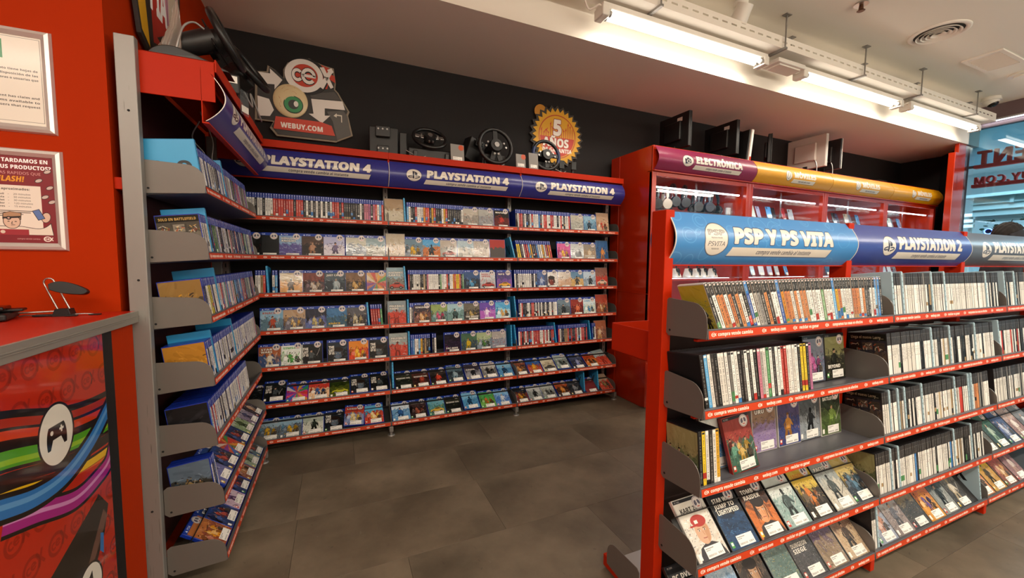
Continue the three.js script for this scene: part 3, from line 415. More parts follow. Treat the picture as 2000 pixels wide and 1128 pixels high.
  if (flags.includes('k')) { g.fillStyle = '#17150f'; g.fillRect(x, y, w, h * 0.15); txt(g, title, x + w * 0.06, y + h * 0.115, h * 0.085, { width: w * 0.88, color: acc }); for (let i = 0; i < 3; i++) { g.fillStyle = tint(c2, q(0.3)); g.fillRect(x + w * (0.05 + i * 0.32), y + h * 0.2, w * 0.27, h * 0.17); for (let j = 0; j < 12; j++) stroke(x + w * (0.07 + i * 0.32 + R() * 0.22), y + h * (0.22 + R() * 0.13), w * 0.07, h * 0.016, R() * 3, [acc, '#2a2624', '#d9d2c4', '#b04a2a'][j % 4], 0.8); } }
  else if (title) { const L = title.split('/'), light = flags.includes('d') ? '#26221f' : flags.includes('t') ? acc : '#efe9dd', side = flags.includes('l'); L.forEach((s, i) => txt(g, s, x + w * (side ? 0.07 : 0.1), y + h * ((side ? 0.34 : flags.includes('m') ? 0.45 : flags.includes('b') ? 0.76 : 0.23) + i * (side ? 0.125 : 0.10)), h * (side ? 0.135 : 0.105), { width: w * (side ? 0.27 : Math.min(0.8, 0.075 * s.length + 0.2)), color: light, fat: side ? 0.04 : 0.01, outline: side || light !== '#efe9dd' ? null : 'rgba(20,18,20,.5)', ow: h * 0.02 })); }
  if (band === 'blue') { g.fillStyle = '#1f3f9e'; g.fillRect(x, y, w, h * 0.095); g.fillStyle = '#e9edf6'; g.beginPath(); g.moveTo(x + w * 0.07, y + h * 0.075); g.lineTo(x + w * 0.11, y + h * 0.02); g.lineTo(x + w * 0.16, y + h * 0.075); g.fill(); txt(g, 'PS4', x + w * 0.2, y + h * 0.077, h * 0.07, { sx: 1.4, color: '#e9edf6', weight: 'normal' }); }
  if (band === 'ps2') { g.fillStyle = '#2b2a30'; g.fillRect(x, y, w, h * 0.07); txt(g, 'PlayStation 2', x + w * 0.06, y + h * 0.055, h * 0.05, { color: '#c9c6c0' }); }
  if (band === 'pc') { g.fillStyle = '#26262a'; g.fillRect(x, y, w, h * 0.055); txt(g, 'PC DVD', x + w * 0.05, y + h * 0.043, h * 0.036, { color: '#c9c6c0', weight: 'normal' }); }
  if (band !== 'none' && !flags.includes('p')) { g.fillStyle = ['#d8b02a', '#4a9a48', '#c23a2a', '#e9e6df'][Math.floor(R() * 4)]; g.fillRect(x + w * 0.04, y + h * 0.86, w * 0.1, h * 0.1); g.fillStyle = '#f1ede5'; g.fillRect(x + w * 0.055, y + h * 0.875, w * 0.07, h * 0.05); }
  g.restore();
}
const COV = {   // shelf rows of the back wall: title | upper colour | lower colour | accent | drawing flags
  L2: ['|#1a1c1f|#141414|#b03a34', '|#17181a|#121213|#a83a32|p', 'HOLLOW/KNIGHT|#8aa9cc|#5d5596|#c9d5e8', '|#4a352c|#241a17|#b98a6a|f', '|#b4b6d6|#dcd6e0|#6b5d80|f', '|#b9b6a2|#8f9aa2|#5d7d96', '|#77949a|#a7a698|#55666a'],
  L3: ['|#c9b48e|#dfa458|#5b4a3c|f', '|#7a4038|#4a3b40|#cfc4b8|g', 'JUST CAUSE|#4e5a62|#2c353d|#aeb8bc|f', '|#7d5f46|#3a332f|#d2ab6c|g', '|#c99a5c|#bf6a58|#e2cdbc|r'],
  L4: ['KNACK|#8fb6cf|#5d7a8a|#b4472a|tf', '|#b79a7c|#6a6672|#e2c792|g', '|#272838|#5a66a0|#c6b778|g', 'KNACK|#40709c|#3a5c70|#dfae2c|tb', '|#55555b|#2d2d34|#c9c0a6|g'],
  L5: ['STAR/WARS|#a85f3a|#3d5078|#e2d8c6|f', 'SIMS4|#e9efe8|#e2e6e0|#4fa045|tg', 'THE/LAST/OF US|#1b1e1f|#131415|#4b5254|lf', 'THE/LAST/OF US|#27303a|#181b20|#5a6c80|lh', '|#e0862a|#c6401f|#f0c54a|g', 'THE/LAST/OF US|#1d2023|#141516|#515a5e|lh'],
  L6: ['THE/LAST/OF US|#1d2023|#141516|#4e575a|l', 'THE/LAST/OF US|#1c1f20|#131414|#4b5254|lf', '|#3350b4|#c93c70|#e6b030|r', '|#c63e30|#e2bc94|#2c5aa0|g', '|#26330f|#454f16|#b5b32c|c', 'THE/LAST/OF US|#22282d|#171a1d|#5e6c78|lh', 'THE/LAST/OF US|#191c1d|#121313|#4b5254|lf'],
  L7: ['LEGO CITY|#9ab4c4|#5f6a74|#e2b02c|g', 'LEGO CITY|#8fb0c6|#5b6570|#e2b02c|g', '|#aab4a6|#d3d4c6|#20261f|f', 'THE/LAST/OF US|#20262c|#16191c|#5e6c78|lh', 'LEGO|#b8402e|#7d8fb8|#e6d4a0|g', '|#62aed2|#b8402e|#efdfae|g'],
  M1: ['|#a58a66|#c8c0aa|#6a5a4c', '|#b9b1a4|#8f8a82|#c88a70', '|#a9a8a4|#8d9094|#c8785c', 'MAFIA|#1a1213|#5e1714|#b8281c|f'],
  M2: ['|#b3a58c|#c7b7a0|#c8842c', '|#6a8696|#8a94a0|#e0b02a|g', '|#56a3d6|#c87844|#2b3a46|f', '|#b3a89a|#a3a8a2|#aa5044|c', '|#9db6c2|#b1ad9f|#5f7482', '|#a99f92|#c1b6a6|#7d8a90', '|#a32a22|#4b4340|#7d1d18|p'],
  M3: ['ALUCINANTE/GRATIS|#8fa7b0|#7a7a72|#b83e30|c', '|#2d4c7c|#16222e|#4a9ac8|g', 'NEED FOR/SPEED|#c6c9cc|#b4b5b8|#a5261d|tc', 'NFS|#4a3a78|#7a4a9a|#e0a526|c'],
  M4: ['PRUEBALO/TODO|#8b979c|#c74434|#b93c2c|f', 'KINGDOM|#3b3038|#70483c|#d9b58a|g', '|#8fa460|#5a7d7a|#d2587c|g', '|#9fc0c8|#6d8f8c|#2f4a4a|f', 'THE ORDER|#6b6558|#3b3833|#b9a060|bg', '|#6a4aa8|#b060b8|#efe2f2|f', '|#5aa9d6|#a5d0de|#d8a24c|g'],
  M5: ['PRUEBALO/TODO|#9aa4a2|#c34233|#b4402e|f', 'PAC-MAN|#1b1420|#22162a|#c02fa0|b', '|#4a6a52|#3a4a52|#d9b52c|f', '|#a8b88c|#7a8a9a|#4a7a3a|g', 'PRO|#b2aca6|#8d93a2|#a83c38|m', ],
  M6: ['RESIDENT EVIL|#2a2c22|#171a16|#6d7a4c|m', 'RESIDENT EVIL|#4a2a22|#2c1a18|#a5402c|mf', '|#39322e|#201d1d|#c6402c|f', '|#50626c|#2a3238|#8fa4ae|f', 'RAVEN|#3a3440|#8a8a90|#1a1a20|mf', '|#b5b2ac|#6b6a68|#1f1f20|g', '|#7fb2d0|#4d86b2|#1d3c5c|f'],
  M7: ['|#d3dfe6|#6a9ac2|#2a5a96|f', 'RESIDENT EVIL|#3b2b2a|#241c1c|#b26048|g', '|#6aa6b6|#4a7a6a|#d8b040|c', 'RESIDENT EVIL|#2b2c22|#161815|#6d7a4c|m', '|#7fbada|#4f90bc|#1c3f60|f', 'RAYMAN|#4aa050|#6aa84a|#d86030|g', '|#86bce4|#4d7fc8|#dfe6ea|f'],
  R1: ['|#b4b0a2|#a3a49a|#6a7a6a', '|#86aec6|#5b86a4|#22384a|f', '|#b59a80|#c2a284|#c23c2a|g'],
  R2: ['|#d0609a|#b84a86|#e8c040|g', '|#b9bdbd|#9aa0a2|#4b5254|g', 'SNIPER ELITE|#8d8478|#a08a72|#d2c2aa|bf', '|#2d5c90|#24507e|#d88a3a|f'],
  R3: ['|#4a6298|#2f4478|#aeb8d0|f', '|#e2e0dc|#d6d0c8|#7a2a1c|h', '|#bfb2a2|#c59a76|#8a6a5a', '|#5c84a4|#c8a468|#3a3a3c|f', '|#b8cad8|#8fa2b2|#2a3238|f', '|#8a5a4c|#b83a2c|#d8c0a8|c'],
  R4: ['|#6f8492|#5a6468|#242a30|f', '|#8f3024|#5e1d17|#d9744c|f', 'SIMS 4|#d2e2e6|#c8d4c8|#3e86b8|tg', '|#a5432e|#8a4a34|#d8c4a0|g'],
  R5: ['|#b0684a|#8a5a4a|#d8c0a0|f'],
  R6: ['|#7a4634|#3a2a2c|#c88a4c|g', '|#2f5a9c|#a8442c|#e0a22c|f', '|#d2c8ae|#b3a890|#3a3630|c', '|#a9b4b0|#77827e|#2f3634|g', '|#454b64|#2d2f3c|#9aa0c0|f', '|#a8401e|#c06a2a|#48261a|g', 'PRUEBALO/TODO|#9fb0b2|#c0442f|#b03a2c|f'],
  R7: ['|#1f2530|#6a2a24|#d89a2c|g', '|#c6c9c6|#8d9692|#1c1e1c|f', '|#b8bdb4|#8c928c|#2a2c2a|g', '|#a8502a|#3a2420|#e0903c|f', '|#3b3d42|#25272a|#8d9096|f', 'driver|#6a2628|#7d3032|#d8cfc4|p', '|#b59a80|#b8402e|#8a8a5a|g'],
  C6: ['|#2f3a7c|#6a6a9a|#a8b0d0', '|#22407c|#2a3a62|#b04a3a|g', '|#a8302c|#c0563c|#d8d0c4|r', '|#22407c|#2a3a62|#b04a3a|g', '|#b9c2b0|#8fa47c|#4a5a3a|f', '|#b4a8b2|#8a7d92|#4a4a6a|f', '|#4a3c48|#2f2a34|#c8a890|f'],
  C7: ['|#b06a3a|#8a4a34|#e2b26a|g', 'F1|#24407c|#2c3c66|#b04a3a|g', '|#d6b8c8|#c8b0c0|#6a4a7a|f', '|#22407c|#2a3a62|#b04a3a|g', '|#6a4038|#8a5a4a|#d8b898|g', '|#c4cac0|#9aa890|#5a6a5a|f', '|#6a8494|#5a707c|#a84a3c|g'],
  CF: ['SOLO EN BATTLEFIELD|#4a463e|#6e685c|#d8b060|kg', '|#8a6a3a|#4a4238|#d8a040|g', '|#a87428|#c08a30|#e8c060', '|#1d1d1f|#242325|#5a5a5a', '|#5a6a7a|#3c3a34|#a88a5a|g'],
};
const COVG = {  // island rack
  G2: ['|#7d8492|#5a6474|#b0568c|g', 'BEYOND|#8a8a5c|#2b2a22|#1a1c18|bf'],
  G3: ['KONG|#c9ccc8|#5c8ab4|#2c4a72|m', '|#8d3a34|#3a5a4c|#c8a860|g', 'URU|#8a6f5c|#8f7ca4|#4a4054', '|#4c4468|#3a4478|#c88a3a|f', '|#4e5458|#8a9298|#202428|f', 'BATTLEFIELD|#2c3428|#4a5c34|#7d9a4c|f'],
  G4: ['KART 2002|#d9d6cc|#cfcac0|#c9a184|dh', 'STAR WARS/JUMP TO/LIGHTSPEED|#15181f|#1c3c60|#4c8cc0|', 'TOMB/RAIDER|#3a2620|#c06a30|#cf9468|h', '|#c3cbc6|#8aa29e|#3c4a4a|f', 'LEGENDS|#c3a640|#2a241c|#c8742c|tg', 'PACIFIC|#8f9694|#b9b4a6|#3c4444|f', '|#b8a468|#2c343c|#5a7c94|g'],
  G5: ['PC DVD|#17181c|#101014|#5c6470|', '|#a5bcd0|#7d9cba|#e6ecf0|', '|#5c4a3c|#3a3430|#b08a6a|h', '|#5d7a74|#4c6a64|#d0a830|', 'DUNGEON/SIEGE|#4a4a4c|#2c2c30|#8a8a8c|m', 'SIMS 2|#5a4460|#8a7458|#d8d4cc|', '|#7a5c48|#c0a888|#3c2c24|f'],
  P5: ['|#b08a7c|#8f97a8|#d8b8a8|g', '|#a8a4a0|#8a7a74|#5a5a64|f', 'TANK KILLER|#7d6a44|#2a2622|#c8a078|', '|#b86a48|#c88a34|#5c4a8c|g', '|#4a5458|#8a8f8c|#23282a|f', '|#6a6a68|#3c3c3c|#c8c0b0|f'],
  Q4: ['|#8a9a8c|#5a5a52|#d0c8a8|', '|#3a5a4a|#2a3a34|#a8b8a8|f', '|#4a5a80|#3c4460|#c0c4d0|g', '|#b09a94|#8a6a64|#d8d0c8|f', '|#7a7a7c|#5a5a5c|#c8c8c8|f'],
  GF: ['|#1b1b1d|#161618|#2a2a2e|p', '|#c3b23c|#c9b84a|#35608f|g', '|#8f8a5e|#5c6444|#3c3a2c|g', 'Llega el nuevo Larry...|#2c2a30|#57483c|#b8a888|kg'],
  Q5: ['|#a8402c|#c88a5c|#2a3a5c|g', '|#c8a824|#b88a44|#3c3424|f', '|#9a4a3c|#7a4a3c|#d8c0a0|g', '|#6a4448|#8a6a6a|#c0b0a8|f'],
};
const slot = new Map();
function atlas(spec, cols, rows, cw, ch, bandOf) { let n = 0; const t = canvas(2048, 2048, g => { for (const k in spec) spec[k].forEach((s, i) => { coverArt(g, (n % cols) * cw, Math.floor(n / cols) * ch, cw, ch, s, n + k.charCodeAt(0), bandOf(k, i)); slot.set(k + i, [n % cols, Math.floor(n / cols), 2048 / cw, 2048 / ch]); n++; }); }); return t; }
const TALL = { M10: 1, M20: 1, M30: 1, M40: 1, M50: 1, R12: 1, R23: 1, R35: 1, R43: 1, R50: 1, R66: 1, R76: 1 };
const mapA = atlas(COV, 15, 12, 136, 170, (k, i) => TALL[k + i] || k === 'CF' || (k === 'M2' && i === 6) ? 'none' : 'blue');
const mapB = atlas(COVG, 10, 7, 204, 288, (k, i) => (k === 'P5' ? 'ps2' : k === 'GF' ? 'none' : 'pc'));
const wrapBump = canvas(512, 512, g => { g.fillStyle = '#808080'; g.fillRect(0, 0, 512, 512); const R = rng(66); for (let i = 0; i < 300; i++) { const x = R() * 512, y = R() * 512, L = 30 + R() * 110, v = R() > 0.5 ? 225 : 40; g.strokeStyle = `rgba(${v},${v},${v},.55)`; g.lineWidth = 2 + R() * 7; g.beginPath(); g.moveTo(x, y); g.quadraticCurveTo(x + L * 0.5, y + (R() - 0.5) * 40, x + L, y + (R() - 0.5) * 30); g.stroke(); } }, { data: true, repeat: true });
const matsCover = [mapA, mapB].map(map => ({ plain: PM(0xffffff, 0.34, { map, specularIntensity: 0.45 }), wrap: PM(0xffffff, 0.4, { map, clearcoat: 1, clearcoatRoughness: 0.1, bumpMap: null }) }));
const wrapSheet = PM(0xffffff, 0.1, { transmission: 0.96, thickness: 0, ior: 1.5, bumpMap: wrapBump, bumpScale: 0.004 });
const labelMat = PM(0xffffff, 0.6, { map: canvas(256, 112, (g, w, h) => { g.fillStyle = '#eeebe4'; g.fillRect(0, 0, w, h); const R = rng(5); g.fillStyle = '#6b6a68'; for (let i = 0; i < 7; i++) g.fillRect(14 + i * 17, 16, 13, 9); for (let i = 0; i < 4; i++) g.fillRect(14 + i * 17, 34, 13, 7); for (let i = 0; i < 34; i++) g.fillRect(14 + i * 3.6, 78, R() > 0.4 ? 2 : 1, 20); txt(g, '8,00 €', 165, 96, 26, { color: '#3c3b3a' }); }) });
const stickerMat = PM(0xffffff, 0.5, { map: canvas(128, 128, g => { g.fillStyle = '#ded6d0'; g.fillRect(0, 0, 128, 128); g.strokeStyle = '#8a8290'; g.lineWidth = 5; g.beginPath(); g.arc(64, 64, 56, 0, 7); g.stroke(); g.fillStyle = '#5a5668'; g.beginPath(); g.ellipse(42, 62, 18, 26, 0.3, 0, 7); g.ellipse(88, 58, 16, 24, -0.3, 0, 7); g.fill(); g.fillStyle = '#c8564a'; g.fillRect(48, 92, 34, 9); g.fillStyle = '#e8e2dc'; g.fillRect(56, 50, 16, 12); }) });
const planeAt = (w, h, x, y, z) => new THREE.PlaneGeometry(w, h).translate(x, y, z);

// place something that stands on a shelf: its foot line at (u, shelf, w); leaning back by tilt, sideways by lean
function stand(name, label, cat, group, F, u, y, w, tilt, lean) { const t = thing(name, label, cat, at(F, u, y, w), F.ry, group); t.rotation.x = -tilt; t.rotation.z = lean || 0; return t; }
const count = {};
const KNAME = { blue: 'blue_game_case', white: 'black_top_game_case', handheld: 'handheld_game_case', disc: 'disc_game_case' };
const CNAME = { w: 'white', k: 'black', r: 'red', y: 'amber', Y: 'yellow', o: 'orange', b: 'blue', g: 'green', t: 'tan', p: 'pink', s: 'grey' };
const blues = [];                                                                // blue spines wait here: the three hundred that show largest become things
function spines(F, where, shelf, y, w, tilt, u0, u1, seq, kind, o = {}) {
  const [th, h, d] = DIM[kind], R = rng(Math.round(u0 * 1000) + Math.round(y * 977) + seq.length);
  const n = seq.length, pitch = (u1 - u0) / n, key = where + shelf + kind;
  for (let i = 0; i < n; i++) {
    const c = seq[i], k = count[key] = (count[key] || 0) + 1, cells = cellsOf(c), cell = cells[Math.floor(R() * cells.length)];
    const hh = h * (o.hs || 1), wd = Math.min(pitch * 0.96, th), u = u0 + (i + 0.5) * pitch, dw = (R() - 0.5) * 0.0022, lean = (o.lean || 0) + (o.fan || 0) * (1 - i / n) + (R() - 0.5) * 0.012;
    const wk = Math.max(0.008, Math.round(wd * 2000) / 2000), face = i === 0 && o.face, noun = o.noun || 'game case';
    const shell = memo(`s${kind}${wk}${hh}`, () => new RoundedBoxGeometry(wk, hh, d, 1, 0.0012).translate(0, hh / 2, -d / 2));
    const print = memo(`p${kind}${wk}${hh}${cell}`, () => cellUV(planeAt(wk * 0.975, hh * 0.985, 0, hh / 2, 0.0004), cell, KINDS.indexOf(kind), 64, 4));
    const make = () => {
      const t = stand(KNAME[kind], `${CNAME[c]} ${noun} spine, ${ord(k)} from left on ${shelf} shelf, ${where}`, 'game case', `spine-out ${noun}s on the ${shelf} shelf, ${where}`, F, u, y, w + dw, tilt, lean);
      mesh('shell', shell, SH[kind], t); mesh('spine_print', print, spineMat, t);
      if (face) { const [a, b, cc, rr] = slot.get(face); mesh('cover_print', memo('side' + face + hh, () => cellUV(new THREE.PlaneGeometry(d * 0.96, hh * 0.96).rotateY(-Math.PI / 2).translate(-wk / 2 - 0.0004, hh / 2, -d / 2), a, b, cc, rr)), matsCover['GPQ'.includes(face[0]) ? 1 : 0].plain, t, 'printed cover on the near side'); }
    };
    if (kind !== 'blue') { make(); continue; }
    const P = at(F, u, y + hh / 2, w), c0 = Math.cos(F.ry), s0 = Math.sin(F.ry), v = V3(...P).sub(camera.position), D = v.length();
    blues.push({ make, shell, print, size: (face ? 9 : 1) * Math.abs(v.x * s0 + v.z * c0) / D ** 3, m: new THREE.Matrix4().compose(V3(...at(F, u, y, w + dw)), new THREE.Quaternion().setFromEuler(new THREE.Euler(-tilt, F.ry, lean, 'YXZ')), V3(1, 1, 1)) });
  }
}
const coverCount = {};
function cover(F, where, shelf, y, w, tilt, u, id, look, o = {}) {
  const atl = id[0] === 'G' || id[0] === 'P' || id[0] === 'Q' ? 1 : 0, key = where + shelf, k = coverCount[key] = (coverCount[key] || 0) + 1;
  const tall = TALL[id], kind = o.kind || 'blue', W = o.w || 0.135, h = o.h || (tall ? 0.19 : 0.17), T = o.t || 0.014;
  const t = stand('display_game_case', `${look}, ${ord(k)} cover from left, ${shelf} shelf, ${where}`, 'game case', `face-out cases on the ${shelf} shelf, ${where}`, F, u, y + (o.up || 0), w, tilt, o.lean || 0);
  mesh('shell', memo(`c${kind}${W}${h}${T}`, () => new RoundedBoxGeometry(W, h, T, 1, 0.0016).translate(0, h / 2, -T / 2)), o.shell || (tall ? SH.tin : SH[kind]), t);
  const [a, b, cc, rr] = slot.get(id);
  mesh('cover_print', cellUV(planeAt(W * 0.955, h * 0.965, 0, h / 2, 0.0005), a, b, cc, rr), matsCover[atl].plain, t);
  if (!o.bare && !tall) mesh('price_label', memo('pl' + h, () => planeAt(0.074, 0.032, 0.012, h * 0.125, 0.001)), labelMat, t, 'white price label');
  if (!o.bare && !tall) mesh('round_sticker', memo('st' + h, () => new THREE.CircleGeometry(0.021, 20).translate(0.035, h * 0.86, 0.001)), stickerMat, t, 'round sticker');
  if (o.wrap) mesh('plastic_wrap', memo('wr' + W + h, () => new THREE.PlaneGeometry(W, h, 12, 12).translate(0, h / 2, 0.0022)), wrapSheet, t, 'creased clear plastic wrap');
}
function divider(F, where, shelf, y, w, tilt, u, lean, letter, mat, o = {}) {
  const h = o.h || 0.197, d = o.d || 0.14, T = o.t || 0.011, n = count['d' + where + shelf] = (count['d' + where + shelf] || 0) + 1, pale = mat === M.paleDivider;
  const t = stand('shelf_divider', `${pale ? 'pale grey' : 'bright blue'} divider, ${ord(n)} from left, ${shelf} shelf, ${where}`, 'divider', `plastic dividers on the ${shelf} shelf, ${where}`, F, u, y, w, tilt, lean || 0);
  mesh('board', memo(`dv${h}${d}${T}`, () => rbox(T, h, d, 0.002, 0, h / 2, -d / 2)), mat, t);
  const ink = pale ? '#2c3b3c' : '#12324c', bg = pale ? '#a9c3cd' : '#3a9fd2';
  const lm = memo('dm' + letter + bg, () => PM(0xffffff, 0.4, { map: canvas(32, 512, (g, W, Hh) => { g.fillStyle = bg; g.fillRect(0, 0, W, Hh); for (let i = 0; i < 8; i++) txt(g, letter, W / 2, 50 + i * 62, letter.length > 1 ? 18 : 25, { align: 'center', color: ink }); }) }));
  mesh('edge_print', memo(`de${h}${T}`, () => planeAt(T * 0.96, h * 0.97, 0, h / 2, 0.0006)), lm, t, 'column of small letters');
  if (o.big) { const bm = memo('db' + o.big + bg, () => PM(0xffffff, 0.4, { map: canvas(256, 360, (g, W, Hh) => { g.fillStyle = bg; g.fillRect(0, 0, W, Hh); txt(g, o.big, W / 2, o.by || 250, o.bp || 190, { align: 'center', color: '#191a1c' }); }) })); mesh('face_print', memo(`df${h}${d}${T}`, () => new THREE.PlaneGeometry(d * 0.96, h * 0.96).rotateY(-Math.PI / 2).translate(-T / 2 - 0.0006, h / 2, -d / 2)), bm, t, 'large dark letter'); }
}
// ---------------------------------------------------------------- filling the shelves
const SHELF = ['', 'top', 'second', 'third', 'fourth', 'fifth', 'sixth', 'lowest'];
const hueName = hex => { const c = new THREE.Color(hex), q = {}; c.getHSL(q, THREE.SRGBColorSpace); if (q.l < 0.17) return 'black'; if (q.s < 0.14) return q.l > 0.72 ? 'white' : q.l > 0.5 ? 'pale grey' : 'grey'; const d = q.h * 360, l = q.l > 0.66 ? 'pale ' : q.l < 0.33 ? 'dark ' : ''; return l + (d < 18 || d > 345 ? 'red' : d < 42 ? 'orange' : d < 66 ? 'yellow' : d < 165 ? 'green' : d < 200 ? 'teal' : d < 255 ? 'blue' : d < 300 ? 'purple' : 'pink'); };
const lookOf = (id) => { const s = (COV[id.slice(0, 2)] || COVG[id.slice(0, 2)])[+id.slice(2)].split('|'); return `${hueName(s[1])} cover`; };
const B = FR.back, T1 = 0.12;
const ROW = { L: 'left bay of back wall', M: 'middle bay of back wall', R: 'right bay of back wall' };
const seqN = (n, w, seed) => { const R = rng(seed); let s = ''; for (let i = 0; i < n; i++) s += w[Math.floor(R() * w.length)]; return s; };
const bs = (bay, r, u0, u1, seq, o) => spines(B, ROW[bay], SHELF[r], H[r] + 0.004, 0.287, T1, u0, u1, seq, 'blue', o);
const bc = (bay, r, list, ids, o = {}) => list.forEach((u, i) => { const id = bay + r + (ids ? ids[i] : i), low = r > 5; cover(B, ROW[bay], SHELF[r], H[r] + (low ? 0.02 : 0.004), low ? 0.298 : 0.285, low ? 0.95 : 0.16, u, id, lookOf(id), { ...o, wrap: (o.wraps || []).includes(i), lean: (o.leans || {})[i] || 0, up: (o.ups || {})[i] || 0, bare: (o.bares || []).includes(i) }); });
const bd = (bay, r, u, lean, letter, o) => divider(B, ROW[bay], SHELF[r], H[r] + (r > 5 ? 0.03 : 0.005), r > 5 ? 0.28 : 0.29, r > 5 ? 0.15 : T1, u, lean, letter, M.cyan, o);
// left bay
bs('L', 1, -0.86, -0.03, 'wwwwkwwkwwwrrrrrrrrkrrrkwkwkwkwkwkwrrrkrkkkkkkkwkpppkprwbr');
bc('L', 2, [-0.835, -0.74, -0.612, -0.482, -0.352, -0.213, -0.086], null, { wraps: [5, 6] });
bs('L', 3, -0.815, -0.757, 'wwtr'); bd('L', 3, -0.742, 0.05, 'C'); bs('L', 3, -0.722, -0.69, 'wb');
bc('L', 3, [-0.614, -0.482, -0.352, -0.221, -0.084], null, { wraps: [0, 4] });
bc('L', 4, [-0.732, -0.602, -0.474, -0.347, -0.218]); bd('L', 4, -0.138, 0.06, 'L', { h: 0.185 }); bs('L', 4, -0.122, -0.042, 'rrrrg', { lean: 0.06 });
bc('L', 5, [-0.748, -0.623, -0.505, -0.346, -0.21, -0.076]);
bc('L', 6, [-0.86, -0.732, -0.603, -0.469, -0.338, -0.205, -0.072], null, { ups: { 1: 0.02, 5: 0.01, 6: 0.012 } });
bc('L', 7, [-0.774, -0.645, -0.511, -0.378, -0.253, -0.114], null, { leans: { 4: -0.09 }, ups: { 4: 0.02, 5: 0.012 } });
// middle bay
bc('M', 1, [0.043], [0], { wraps: [0] }); bd('M', 1, 0.118, 0.03, 'S'); bs('M', 1, 0.128, 0.548, 'bwkkrwwwyrrkyrkkkwyrkkkkkkkw'); bc('M', 1, [0.612, 0.735, 0.868], [1, 2, 3], { wraps: [0, 1] });
bc('M', 2, [0.05, 0.18, 0.308, 0.438, 0.571, 0.701, 0.835], null, { wraps: [0, 3, 4, 5], bares: [6] });
bc('M', 3, [0.05], [0]); bd('M', 3, 0.12, 0.06, 'T'); bs('M', 3, 0.134, 0.555, 'rkkwwwwkktkpwwwwwwkgwwwrkwwyryyrkg'); bc('M', 3, [0.622, 0.753, 0.895], [1, 2, 3]);
bc('M', 4, [0.054], [0]); bd('M', 4, 0.132, 0, 'U'); bs('M', 4, 0.142, 0.172, 'wk'); bc('M', 4, [0.238, 0.362, 0.492, 0.622, 0.753, 0.885], [1, 2, 3, 4, 5, 6]);
bc('M', 5, [0.062], [0]); bd('M', 5, 0.137, 0, 'V'); bs('M', 5, 0.148, 0.293, 'bbwwbyktkk'); bs('M', 5, 0.305, 0.34, 'kw'); bc('M', 5, [0.466, 0.6, 0.728, 0.851], [1, 2, 3, 4], { wraps: [3] }); bd('M', 5, 0.96, 0, 'W');
bd('M', 6, 0.02, 0, 'R', { h: 0.19 }); bc('M', 6, [0.1, 0.229, 0.363, 0.498, 0.64, 0.78, 0.922], null, { ups: { 3: 0.01, 4: 0.012, 5: 0.01 } });
bc('M', 7, [0.078, 0.207, 0.347, 0.48, 0.622, 0.767, 0.898], null, { ups: { 4: 0.014 } });
// right bay: its spines are the smallest in view and stay together as one
const rs = (r, a, b, n, mix, o = {}) => bs('R', r, 1 + a, 1 + b, seqN(n, mix, r * 9 + n), o);
const rc = (r, list, ids, o) => bc('R', r, list.map(u => u + 1), ids, o);
rs(1, -0.015, 0.498, 32, 'wkwrwkwrrrwkb'); rc(1, [0.573, 0.706, 0.84], null, { wraps: [0] });
bd('R', 2, 0.985, 0.22, 'A', { big: 'V' }); rs(2, 0.012, 0.335, 18, 'wwkwwbwkry', { lean: 0.16 }); rc(2, [0.446, 0.58, 0.71, 0.842], null, { wraps: [1] });
rs(3, -0.02, 0.19, 12, 'wwbwkw'); rc(3, [0.228, 0.331, 0.458, 0.585, 0.716, 0.845], null, { wraps: [2], leans: { 1: 0.05 } });
bd('R', 4, 1.0, 0.07, 'N'); rs(4, 0.022, 0.385, 28, 'wwwkwkrwkk'); rc(4, [0.456, 0.59, 0.72, 0.853]);
bd('R', 5, 1.005, 0.08, 'D'); rs(5, 0.024, 0.36, 22, 'rrwwrrkrwrrw'); bd('R', 5, 1.38, 0.08, 'E'); rs(5, 0.4, 0.7, 19, 'wrkwkkwrt'); bd('R', 5, 1.735, 0.08, 'G'); rs(5, 0.75, 0.79, 3, 'wkb'); rc(5, [0.845]);
rc(6, [0.055, 0.192, 0.332, 0.46, 0.623, 0.775, 0.91], null, { leans: { 5: 0.06, 6: 0.14 }, ups: { 3: 0.015 } });
rc(7, [0.068, 0.2, 0.333, 0.478, 0.608], [0, 1, 2, 3, 4]); bd('R', 7, 1.685, 0, 'X', { h: 0.19, big: 'Y' }); rc(7, [0.765], [5]); bd('R', 7, 1.835, 0, 'Z', { h: 0.19, big: 'Y' }); rc(7, [0.935], [6], { leans: { 0: 0.06 } });
// corner rack
const Lf = FR.left, LWH = 'corner rack';
const ls = (r, u0, u1, seq, o) => spines(Lf, LWH, SHELF[r], H[r] + 0.004, 0.287, T1, u0, u1, seq, 'blue', o);
const ld = (r, u, lean, letter, o) => divider(Lf, LWH, SHELF[r], H[r] + 0.005, 0.288, T1, u, lean, letter, M.cyan, o);
ld(1, 0.022, 0, '09', { big: '0-9', by: 250, bp: 150, d: 0.165, h: 0.195, T: 0.014 }); ls(1, 0.032, 0.37, seqN(24, 'wkwkwwkksw', 3)); ld(1, 0.379, 0, 'A'); ls(1, 0.388, 0.875, seqN(33, 'wksrkpwkrgkw', 4));
ls(2, 0.02, 0.105, 'wkwsww', { face: 'CF0' }); ld(2, 0.113, 0, 'B', { h: 0.2 }); ls(2, 0.122, 0.99, seqN(60, 'wkskwkssgkkrwk', 5));
ls(3, 0.02, 0.19, 'kkwwYYkwkwww', { face: 'CF1', lean: 0.04 }); ld(3, 0.202, 0.03, 'C', { h: 0.205 }); ls(3, 0.215, 0.99, seqN(53, 'wwkrkwkwsrwwkgb', 6));
